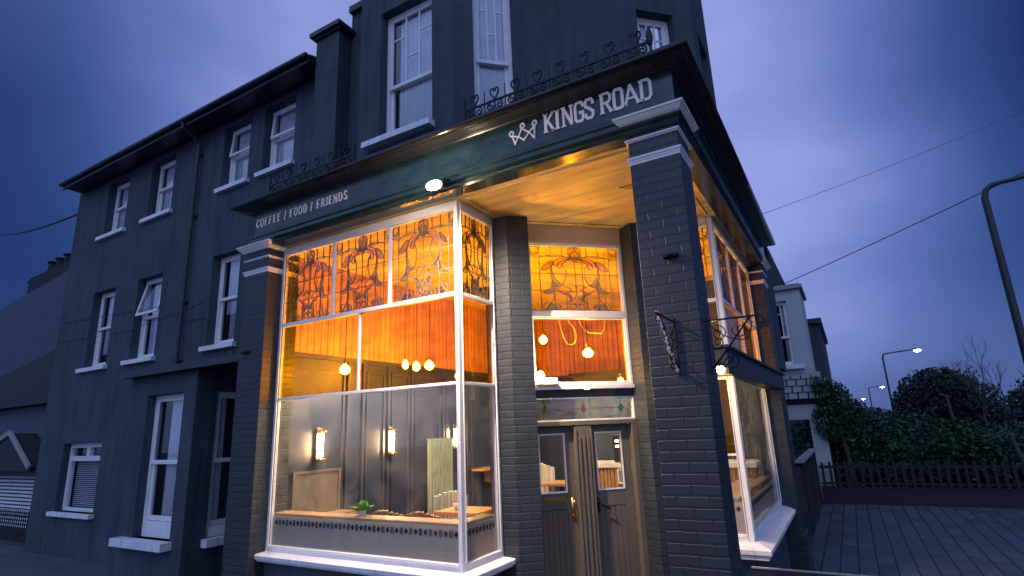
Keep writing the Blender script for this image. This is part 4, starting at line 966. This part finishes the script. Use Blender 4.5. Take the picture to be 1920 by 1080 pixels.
m = MB(); m.box(-5.85, 7.20, .43, -5.80, 7.85, .448); m.box(-5.85, 7.20, 1.572, -5.80, 7.85, 1.59); m.build('header_pipe', M_rad, t)
# pot plant on the ledge
t = thing('pot_plant', (-4.50, 4.49, .887), 'small bright green leafy plant in a pot on the window ledge', 'plant')
m = MB(); m.lathe((-4.50, 4.49, .887), [(.038, .045), (.04, .04), (.03, 0)], 14); m.build('pot', M_white, t)
random.seed(5); m = MB()
for i in range(80):
    a = random.uniform(0, 6.28); el = random.uniform(.15, 1.45); r = random.uniform(.04, .115); b0 = Vector((-4.50, 4.49, .925))
    d = Vector((math.cos(a)*math.cos(el), math.sin(a)*math.cos(el), math.sin(el)*.8)); s_ = Vector((-math.sin(a), math.cos(a), 0))*random.uniform(.016, .028); u = Vector((0, 0, .012))
    c = b0+d*r; m.add([c-d*.04, c+s_+u*.4, c+d*.044, c-s_+u*.4, c-u*.3], [(0, 1, 2, 3), (0, 4, 1), (1, 4, 2), (2, 4, 3), (3, 4, 0)])
m.build('leaves', M_leaf, t)
# counter through the right door glass
t = thing('serving_counter', (-2.6, 9.2, FZ), 'slatted oak serving counter with a white top seen through the right door glass', 'counter')
CF = Fr(0, 8.7, 1, 0); m = MB()
for i in range(44): m.fbox(CF, -3.9+i*.06, -3.9+i*.06+.035, 0, .02, FZ, 1.04)
m.build('slats', M_wood, t)
m = MB(); m.box(-3.92, 8.701, FZ, -1.25, 9.25, 1.04); m.build('body', M_table, t)
m = MB(); m.box(-3.95, 8.62, 1.041, -1.22, 9.3, 1.11); m.build('worktop', M_white, t, bevel=.005)
t = thing('framed_picture', (-2.85, 8.66, .45), 'white framed print leaning on the counter front', 'picture')
m = MB(); rectframe(m, CF, -3.26, -2.92, .80, 1.03, .03, .022, .045); m.build('frame', M_white, t)
m = MB(); m.fbox(CF, -3.23, -2.95, .022, .032, .83, 1.0); m.build('print', mat('green_print', (.18, .26, .24), .5, var=.5, vs_=12), t)
t = thing('coffee_machine', (-3.15, 8.95, .93), 'dark coffee machine with lit dials on the counter', 'coffee machine')
m = MB(); m.box(-3.34, 8.78, 1.111, -3.20, 9.15, 1.50); m.box(-3.36, 8.74, 1.502, -3.18, 9.17, 1.53); m.build('body', M_iron, t, bevel=.01)
for z in (1.34, 1.42):
    m = MB(); m.fbox(Fr(0, 8.779, 1, 0), -3.30, -3.24, 0, .006, z, z+.035); m.build('lit_dial', emis('dial_glow', (.9, .9, .6), 6), t)
m = MB(); m.box(-4.9, 10.80, .8, -3.2, 10.87, 1.29); tag(m.build('orange_board', mat('orange_tile', (.45, .13, .05), .4, var=.3), None), 'orange tiled board on the back wall behind the counter', 'wall board')

# ============================================================ TERRACE
ter = thing('terraced_house', (-11, 5.7, GZ), 'three storey dark blue-grey rendered terrace running left from the cafe', 'building')
W = FA(5.7)
tops = [(-14.05, -13.13, 6.30, 7.60), (-12.2, -11.3, 6.30, 7.60), (-9.62, -8.80, 6.30, 7.60), (-8.40, -7.55, 6.30, 7.60)]
mids = [(-14.05, -13.10, 3.30, 4.98), (-12.2, -11.28, 3.30, 4.98), (-9.62, -8.80, 3.30, 4.98)]
gw = (-14.42, -12.80, .42, 1.76)
m = MB(); wallclean(m, W, -15.53, -6.22, GZ, 7.78, tops+mids+[gw], .25)
m.box(-15.53, 5.95, GZ, -15.28, 11, 7.78); m.box(-15.5, 10.8, GZ, -6.3, 11, 7.78)
m.build('wall', M_render, ter)
sl = [(-14.2, -13.02), (-12.33, -11.2), (-9.68, -8.72), (-8.48, -7.49)]
nm = ['farthest left', 'second from the left', 'right of the drainpipe', 'beside the buttress']
for k, o in enumerate(tops): sash(ter, W, *o, 7.0, rec=.16, sill=(*sl[k], 6.305, .085, .08), part_label='top floor sash window, '+nm[k], cur=(.12, 1), lowblind=(6.45, 6.35, 6.4, 6.36)[k], tilt=(0, 0, .12, .10)[k])
for k, o in enumerate(mids): sash(ter, W, *o, 4.18, rec=.16, sill=(*sl[k], 3.305, .085, .08), part_label='first floor sash window, '+nm[k], cur=(.2, 1), tilt=(0, .22, 0)[k], lowblind=(3.6, 3.35, 3.9)[k])
# kitchen window
x0, x1, z0, z1 = gw
m = MB(); rectframe(m, W, x0, x1, z0, z1, .06, -.24, -.14); m.fbox(W, x0+.06, x1-.06, -.235, -.135, 1.40, 1.46); m.fbox(W, (x0+x1)/2-.03, (x0+x1)/2+.03, -.236, -.136, 1.46, z1-.06)
for a, b in ((x0+.06, (x0+x1)/2-.03), ((x0+x1)/2+.03, x1-.06)): rectframe(m, W, a, b, 1.46, z1-.06, .035, -.20, -.125)
o = m.build('window', M_white, ter, bevel=.004); o['label'] = 'wide ground floor window with two toplights and a slatted blind'
g_ = MB(); g_.fbox(W, x0+.06, x1-.06, -.19, -.185, z0+.06, z1-.06); g_.build('pane', M_glass, o)
bl = MB()
for i in range(24): bl.fbox(W, x0+.1, x1-.1, -.29, -.27, z0+.08+i*.038, z0+.095+i*.038)
bl.build('blind', M_blind, o); d = MB(); d.fbox(W, x0-.1, x1+.1, -.9, -.88, z0-.1, z1+.1); d.build('room_backing', M_roomdark, o)
s_ = MB(); s_.fbox(W, x0-.08, x1+.06, -.14, .10, .34, .42); s_.build('sill', M_sill, o, bevel=.006)
# eaves: soffit, gutter, roof
m = MB(); m.box(-15.4, 5.32, 7.72, -6.76, 5.72, 7.77); m.box(-15.42, 5.28, 7.68, -6.76, 5.318, 7.80); m.build('eaves', M_cornice, ter)
m = MB(); m.tube([(-15.45, 5.25, 7.80), (-6.77, 5.25, 7.80)], .05, 10); m.build('gutter', M_cornice, ter, smooth=True)
m = MB(); m.add([(-15.4, 5.30, 7.84), (-6.76, 5.30, 7.84), (-6.76, 8.4, 8.7), (-15.4, 8.4, 8.7), (-15.4, 11.2, 7.84), (-6.76, 11.2, 7.84), (-15.4, 5.30, 7.80), (-6.76, 5.30, 7.80)], [(0, 1, 2, 3), (3, 2, 5, 4), (6, 7, 1, 0), (6, 0, 3, 4), (1, 7, 5, 2), (6, 4, 5, 7)]); m.build('roof', M_slate, ter)
m = MB(); m.tube([(-10.33, 5.25, 7.78), (-10.33, 5.27, 7.66), (-10.33, 5.5, 7.56), (-10.33, 5.62, 7.42), (-10.33, 5.62, 2.9)], .038, 8)
for z in (7.2, 5.9, 4.2, 3.1): m.box(-10.39, 5.60, z, -10.27, 5.70, z+.04)
m.build('drainpipe', M_trim, ter, smooth=False)
m = MB(); m.tube([(-15.3, 5.685, 4.47), (-12.6, 5.685, 4.34), (-11.2, 5.685, 4.27), (-10.4, 5.685, 3.86), (-9.7, 5.685, 3.84)], .005, 5); m.build('cable_run', M_trim, ter)
m = MB(); m.tube([(-15.3, 5.69, 4.02), (-12.3, 5.69, 3.92), (-9.75, 5.69, 4.14)], .004, 5); m.build('cable_run', M_trim, ter)
# ground floor bay with flat roof
BF = FA(4.75); m = MB(); wallclean(m, BF, -9.95, -8.12, GZ, 2.72, [(-9.42, -8.43, .36, 2.42)], .16)
SB = Fr(-8.12, 0, 0, 1); wallclean(m, SB, 4.911, 5.7, GZ, 2.72, [(5.08, 5.55, .36, 2.42)], .16); m.box(-9.95, 4.911, GZ, -9.8, 5.7, 2.72)
m.build('bay', M_render, ter)
m = MB(); m.box(-10.05, 4.60, 2.721, -6.26, 5.70, 2.80); m.box(-10.0, 4.68, 2.801, -6.26, 5.69, 2.84); m.build('bay_roof', M_cornice, ter)
sash(ter, BF, -9.42, -8.43, .36, 2.42, 1.42, rec=.13, sill=(-9.72, -8.36, .36, .11, .16), part_label='tall sash window in the front of the ground floor bay', subsill=.22, cur=(.34, .92))
sash(ter, SB, 5.08, 5.55, .36, 2.42, 1.42, rec=.05, sill=(5.02, 5.62, .36, .11, .12), part_label='narrow sash window in the side of the ground floor bay', subsill=.15, cur=(0, .5))

# ============================================================ NEIGHBOURS ON THE LEFT
nb = thing('gabled_house', (-24, 9, GZ-2), 'tall dark house with a chimney beyond the left end of the terrace', 'building')
NF = FA(9.0); m = MB(); m.prism(NF, [(-40, -2.5), (-20, -2.5), (-20, 8.55), (-24.6, 8.12), (-29.7, 7.55), (-40, 6.6)], -6, 0); m.build('wall', mat('dark_gable_render', (.065, .08, .115), .8, var=.15), nb)
m = MB(); m.prism(NF, [(-29.3, 7.4), (-25.4, 7.4), (-25.4, 8.5), (-24.9, 8.7), (-25.0, 8.85), (-29.0, 8.72), (-29.5, 8.58), (-29.2, 8.45)], -1.6, -.4)
o = m.build('chimney', M_roomdark, nb)
for i in range(5):
    c = MB(); x = -28.5+i*.72; c.lathe((x, 9.9, 8.70+.03*i), [(.20, .74), (.23, .70), (.16, .62), (.20, 0)], 12); c.build('chimney_pot', M_roomdark, o)
m = MB(); m.prism(NF, [(-24.6, 8.0), (-23.9, 8.0), (-23.9, 9.9), (-24.5, 10.0), (-24.7, 9.3)], -1.2, -.2); m.build('chimney', M_trim, nb)
co = thing('low_cottage', (-22, 7.5, GZ-1.5), 'low dark cottage with a white-edged gable beside the terrace end', 'building')
CFr = FA(7.4); m = MB(); m.prism(CFr, [(-36, -2), (-17, -2), (-17, 2.9), (-36, 2.9)], -1.5, 0); m.build('wall', mat('cottage_render', (.07, .085, .12), .8), co)
m = MB(); m.prism(CFr, [(-36, 2.92), (-17, 2.92), (-17, 4.8), (-20.6, 4.25), (-25.5, 3.55), (-36, 2.95)], -1.45, .3); m.build('roof', M_slate, co)
m = MB(); m.prism(CFr, [(-23.6, 1.22), (-20.5, 2.12), (-19.0, 1.2), (-19.0, 1.1), (-23.6, 1.1)], .01, .6); m.build('porch_gable', M_slate, co)
m = MB(); m.ribbon(CFr, [(-23.7, 1.2), (-20.5, 2.15), (-18.9, 1.2)], .13, .601, .66); m.build('bargeboard', M_stone, co)
m = MB(); m.fbox(CFr, -24.5, -18.5, .011, .35, .95, 1.09); m.build('lintel', M_trim, co)
t = thing('slatted_shutter', (-21.5, 7.3, -1.1), 'white horizontal slatted shutter on the low cottage at the far left', 'shutter')
m = MB()
for i in range(19): m.fbox(CFr, -24.5, -19.6, .02, .05, .86-i*.10, .915-i*.10)
m.build('slats', M_blind, t); m = MB(); m.fbox(CFr, -24.5, -19.6, .005, .018, -1.05, .93); m.build('backing', M_trim, t)
t = thing('iron_railings', (-19, 6.3, GZ-.8), 'black iron garden railings in front of the slatted shutter', 'railings')
RF = FA(6.3); m = MB(); m.fbox(RF, -21.5, -15.6, 0, .03, .1, .14); m.fbox(RF, -21.5, -15.6, 0, .03, -.75, -.71); m.build('rails', M_iron, t)
m = MB()
for i in range(50): m.tube([RF.P(-21.4+i*.118, .015, -1), RF.P(-21.4+i*.118, .015, .25)], .012, 5)
m.build('bars', M_iron, t)

# ============================================================ NEIGHBOURS ON THE RIGHT
h = thing('pebbledash_house', (-2, 17.5, GZ), 'pale pebbledashed house with a tall bay window beyond the cafe', 'building')
HY = 17.0; H0 = FA(HY); hx0 = -1.75
m = MB(); hw = (-1.42, -1.05, 3.05, 4.85)
wallclean(m, H0, -6, -.68, 2.75, 5.15, [hw], .2); wallclean(m, Fr(-.68, HY, 0, 1), .201, 2.0, 2.75, 5.15, [], .2)
wallclean(m, H0, -6, -.60, GZ, 2.0, [(-1.7, -.95, GZ+.3, 1.62)], .2); wallclean(m, Fr(-.60, HY, 0, 1), .201, 2.0, GZ, 2.0, [], .2)
m.build('wall', M_pebble, h)
m = MB(); m.plan([(-6, HY-.1), (-.60, HY-.1), (-.60, HY+2.1), (-6, HY+2.1)], 5.151, 5.25); m.plan([(-6, HY-.03), (-.66, HY-.03), (-.66, HY+2.0), (-6, HY+2.0)], 5.251, 5.29); m.build('bay_roof', M_stone, h)
m = MB(); 
for rr in range(4):
    for cc in range(16):
        u = -4.4+cc*.245+(rr % 2)*.12
        zz = 2.68-rr*.175
        m.add([H0.P(u, .02+rr*.035, zz+.16), H0.P(u+.21, .02+rr*.035, zz+.16), H0.P(u+.21, .085+rr*.035, zz), H0.P(u, .085+rr*.035, zz), H0.P(u, 0, zz+.16), H0.P(u+.21, 0, zz+.16), H0.P(u+.21, 0, zz), H0.P(u, 0, zz)], [(0, 1, 2, 3), (3, 2, 6, 7), (0, 3, 7, 4), (1, 5, 6, 2), (0, 4, 5, 1)])
m.build('hung_tiles', mat('grey_tile', (.24, .26, .28), .6), h)
m = MB(); m.fbox(H0, -6, -.6, -.2, -.002, 2.0, 2.75); m.build('tile_backing', M_slate, h)
sash(h, H0, *hw, 3.85, rec=.10, sill=(-1.75, -.85, 3.05, .1, .12), bars=2, part_label='tall sash window of the pale house', cur=(.5, 1))
m = MB(); m.prism(H0, [(-6, 5.3), (-1.7, 5.3), (-1.0, 5.3), (-1.5, 7.2), (-6, 8.5)], -7, -2.2); m.build('roof', M_slate, h)
h2 = thing('distant_house', (-.6, 26, GZ), 'dark end wall of a further house behind the pale one', 'building')
m = MB(); m.box(-6, 25, GZ, -.52, 33, 5.25); m.build('wall', M_render, h2); m = MB(); m.box(-6, 24.85, 5.251, -.40, 33, 5.45); m.build('coping', M_cornice, h2)

# boundary fence panel along the side road wall
t = thing('fence_panel', (-.95, 13, GZ), 'dark diagonal-boarded fence panel with pale capping beyond the side window', 'fence')
m = MB(); m.box(-1.0, 10.2, GZ, -.96, 16.6, .80)
for i in range(14): 
    y = 10.3+i*.45; m.add([(-.959, y, GZ+.1), (-.959, y+.12, GZ+.1), (-.959, y+1.0, .7), (-.959, y+.88, .7), (-.945, y, GZ+.1), (-.945, y+.12, GZ+.1), (-.945, y+1.0, .7), (-.945, y+.88, .7)], [(3, 2, 1, 0), (4, 5, 6, 7), (0, 1, 5, 4), (2, 3, 7, 6), (0, 4, 7, 3), (1, 2, 6, 5)])
m.build('boards', M_fence, t)
for y in (10.2, 12.3, 14.4, 16.5):
    m = MB(); m.box(-1.03, y, GZ, -.92, y+.1, .86); m.build('post', M_fence, t)
m = MB(); m.box(-1.04, 12.0, .861, -.88, 16.6, .90); m.build('capping', M_stone, t)
# picket fence at the back of the forecourt
t = thing('picket_fence', (3, 16.7, GZ), 'low dark picket fence along the back of the paved forecourt', 'fence')
m = MB(); m.box(-.9, 16.72, GZ, 16, 16.9, GZ+.42); m.build('plinth', M_fence, t)
m = MB(); m.box(-.9, 16.74, .40, 16, 16.80, .47); m.box(-.9, 16.745, .02, 16, 16.80, .07); m.build('rails', M_fence, t)
for i in range(98):
    m = MB(); x = -.85+i*.17; m.box(x, 16.69, GZ+.4, x+.06, 16.715, .55+.02*math.sin(i*7)); m.build('picket', M_fence, t)
# low wall end in the foreground
t = thing('low_wall', (-.2, 4.8, GZ), 'low dark wall with a thin pale edge running out from the corner pillar', 'wall')
m = MB(); m.box(-.80, 4.72, GZ, 1.2, 4.76, .635); m.build('wall', M_trim, t)
m = MB(); m.box(-.80, 4.715, .636, 1.2, 4.735, .646); m.build('edge_strip', M_stone, t)

# ---- foliage
def leafcloud(mb, blobs, n, s0, s1, seed, cut=None):
    random.seed(seed)
    tot = sum(b[3]*b[4]*b[5] for b in blobs)
    for cx, cy, cz, rx, ry, rz in blobs:
        k = int(n*rx*ry*rz/tot)
        for _ in range(k):
            while True:
                p = Vector((random.uniform(-1, 1), random.uniform(-1, 1), random.uniform(-1, 1)))
                if .35 < p.length < 1.0+random.uniform(0, .12): break
            c = Vector((cx+p.x*rx, cy+p.y*ry, cz+p.z*rz)); a = Vector((random.gauss(0, 1), random.gauss(0, 1), random.gauss(0, 1))).normalized(); b = a.cross(Vector((random.gauss(0, 1), random.gauss(0, 1), random.gauss(0, 1)))).normalized()
            s = random.uniform(s0, s1); mb.add([c-a*s, c+b*s*.5, c+a*s, c-b*s*.5], [(0, 1, 2, 3)])
random.seed(11)
m = MB(); blobs = []
for i in range(30):
    x = -1.0+i*.5+random.uniform(-.15, .15); top = 1.60-(x+1)*.03+random.uniform(-.22, .16)
    blobs.append((x, 17.6+random.uniform(-.15, .2), .9, .55, .5, top-.9)); blobs.append((x+.2, 17.5, .2, .5, .45, .55))
leafcloud(m, blobs, 30000, .028, .09, 4)
t = thing('hedge', (5, 17.6, GZ), 'long dark green hedge behind the picket fence', 'hedge'); m.build('foliage', M_hfol, t, fixn=False)
m = MB(); m.box(-.8, 17.5, GZ, 14, 17.7, .95); m.build('dark_core', M_roomdark, t)  # plain near-black box, shade inside the hedge put into its colour
def tree(name, x, y, h, blobs, n, s0, s1, seed, label, mt=M_tfol, tr=.16, group=None, limbs=5):
    t = thing(name, (x, y, GZ), label, 'tree', group)
    m = MB(); m.tube([(x, y, GZ), (x+.03*h, y, GZ+h*.3), (x-.01*h, y, GZ+h*.62)], tr, 8, tr*.5)
    random.seed(seed+50)
    for i in range(limbs):
        a = random.uniform(0, 6.28); z = GZ+h*random.uniform(.3, .6); L = h*random.uniform(.2, .36)
        m.tube([(x, y, z), (x+math.cos(a)*L*.4, y+math.sin(a)*L*.4, z+L*.5), (x+math.cos(a)*L*.8, y+math.sin(a)*L*.8, z+L)], tr*.35, 6, tr*.08)
    m.build('trunk', M_bark, t)
    if blobs:
        m = MB(); leafcloud(m, [(x+b[0], y+b[1], GZ+b[2], b[3], b[4], b[5]) for b in blobs], n, s0, s1, seed); m.build('crown', mt, t, fixn=False)
    return t
tree('broad_tree', 4.7, 43, 5.6, [(0, 0, 3.2, 1.9, 1.7, 1.5), (-1.1, 0, 2.6, 1.2, 1.3, 1.3), (1.2, 0, 2.7, 1.5, 1.4, 1.5), (.3, 0, 4.0, 1.1, 1.1, .75), (-.4, 0, 1.8, 2.2, 1.6, 1.2), (1.6, 0, 1.6, 1.6, 1.4, 1.1)], 9000, .09, .18, 21, 'broad dark round-crowned tree behind the hedge under the street lamp')
tree('garden_tree', 9.9, 43, 5.4, [(0, 0, 2.5, 1.8, 1.5, 1.5), (1.3, 0, 3.2, 1.5, 1.3, 1.5), (-1.2, 0, 1.8, 1.4, 1.3, 1.2), (2.8, 0, 3.0, 1.6, 1.5, 1.7)], 7000, .09, .18, 22, 'dark tree mass at the right edge behind the hedge')
tree('garden_tree', 1.2, 50, 3.4, [(0, 0, 1.6, 1.6, 1.2, 1.0), (-1.4, 0, 1.3, 1.5, 1.2, .9), (1.5, 0, 1.3, 1.3, 1.2, .9)], 4500, .09, .17, 23, 'low dark tree below the farther street lamps')
tree('ivy_tree', -.30, 17.15, 3.4, [(-.18, -.2, 2.75, .34, .3, .36), (0, 0, 2.5, .42, .4, .5), (-.28, -.35, 2.95, .22, .2, .22), (.3, 0, 2.1, .34, .35, .45), (-.2, -.2, 2.0, .38, .3, .5), (.5, 0, 2.25, .2, .25, .25)], 4600, .03, .06, 24, 'bushy green climber against the pale house', M_hfol, .07)
def bare(x, y, h, seed, label):
    random.seed(seed); t = thing('bare_tree', (x, y, GZ), label, 'tree', 'thin bare trees behind the hedge'); m = MB()
    def br(p, d, L, r, k):
        q = p+d*L; mid = p+d*L*.5+Vector((random.uniform(-.05, .05), 0, 0))*L; m.tube([p, mid, q], r, 5, r*.55)
        if k:
            for _ in range(3):
                dd = (d+Vector((random.uniform(-.6, .6), random.uniform(-.6, .6), random.uniform(-.05, .5)))).normalized(); br(p+d*L*random.uniform(.45, 1), dd, L*.6, r*.5, k-1)
    br(Vector((x, y, GZ)), Vector((.02, 0, 1)), h*.55, .07, 4); m.build('trunk', M_bark, t)
    m = MB(); leafcloud(m, [(x+.1, y, GZ+h*.45, .6, .5, .7), (x-.2, y, GZ+h*.65, .3, .3, .4)], 350, .06, .11, seed); m.build('crown', M_tfol, t, fixn=False)
bare(6.1, 38, 6.1, 31, 'tallest thin bare tree standing above the hedge'); bare(7.2, 40, 4.8, 32, 'lower bare tree to the right of the tallest bare one')
# leaning young trunk by the forecourt
t = thing('staked_sapling', (2.05, 11.6, GZ), 'thin leaning sapling trunk at the right edge of the forecourt', 'tree'); m = MB(); m.tube([(2.62, 13, GZ), (2.5, 13, .4), (2.32, 13, 1.3)], .045, 8, .03); m.build('trunk', M_bark, t)
t = MB(); t.tube([(3.75, 30, GZ), (3.62, 30, 2.35)], .06, 8); tag(t.build('wooden_post', M_bark), 'plain wooden post rising out of the hedge', 'post')

# ---- street lamps
def slamp(x, y, h, arm, ax, label, head=True, lit=True, r=.07):
    t = thing('street_lamp', (x, y, GZ), label, 'street lamp', 'street lamps along the side road'); top = h
    m = MB(); m.tube([(x, y, GZ), (x, y, GZ+1.2)], r*1.35, 12); m.tube([(x, y, GZ+1.2)]+[(x, y, z) for z in (top*.5, top-.25)]+[(x+.04, y, top-.09), (x+.15, y, top), (x+.3, y, top+.02)], r, 10, r*.6); m.build('pole', M_trim, t, smooth=True)
    m = MB(); m.tube([(x+.3, y, top+.02), (x+arm, y, top+.02+arm*ax)], r*.58, 8); m.build('arm', M_trim, t)
    if head:
        hx = x+arm; hz = top+.02+arm*ax
        m = MB(); m.box(hx-.05, y-.12, hz-.04, hx+.45, y+.12, hz+.07); m.build('lamp_head', M_trim, t, bevel=.03)
        m = MB(); m.ball((hx+.22, y, hz-.07), .20, .13, .10, 12, 8); m.build('lens', M_led if lit else M_glass, t, smooth=True)
slamp(3.03, 14, 6.08, 2.6, .06, 'tall dark street lamp column cut off by the right edge of the photo', True, False, .075)
slamp(2.47, 45, 5.55, 1.75, .06, 'nearest lit street lamp on its bent column')
slamp(2.3, 78, 4.65, 1.15, .03, 'second lit street lamp, smaller and lower')
slamp(1.15, 110, 4.1, .9, .02, 'farthest tiny lit street lamp')
def cable(a, b, sag, r, label):
    a, b = Vector(a), Vector(b); m = MB(); pts = [a.lerp(b, i/24)-Vector((0, 0, sag*4*(i/24)*(1-i/24))) for i in range(25)]; m.tube(pts, r, 6)
    tag(m.build('overhead_cable', M_trim), label, 'cable')
cable((-1.0, 17.0, 5.33), (9.0, 12.0, 7.72), .1, .011, 'overhead cable running from the pale house up to the right edge')
cable((-15.6, 5.9, 7.4), (-34, 9, 11.7), .3, .03, 'overhead cable running left from the end of the terrace')
cable((-.9, 9.5, 4.9), (16, 30, 17), .5, .004, 'faint thin wire high in the sky on the right')
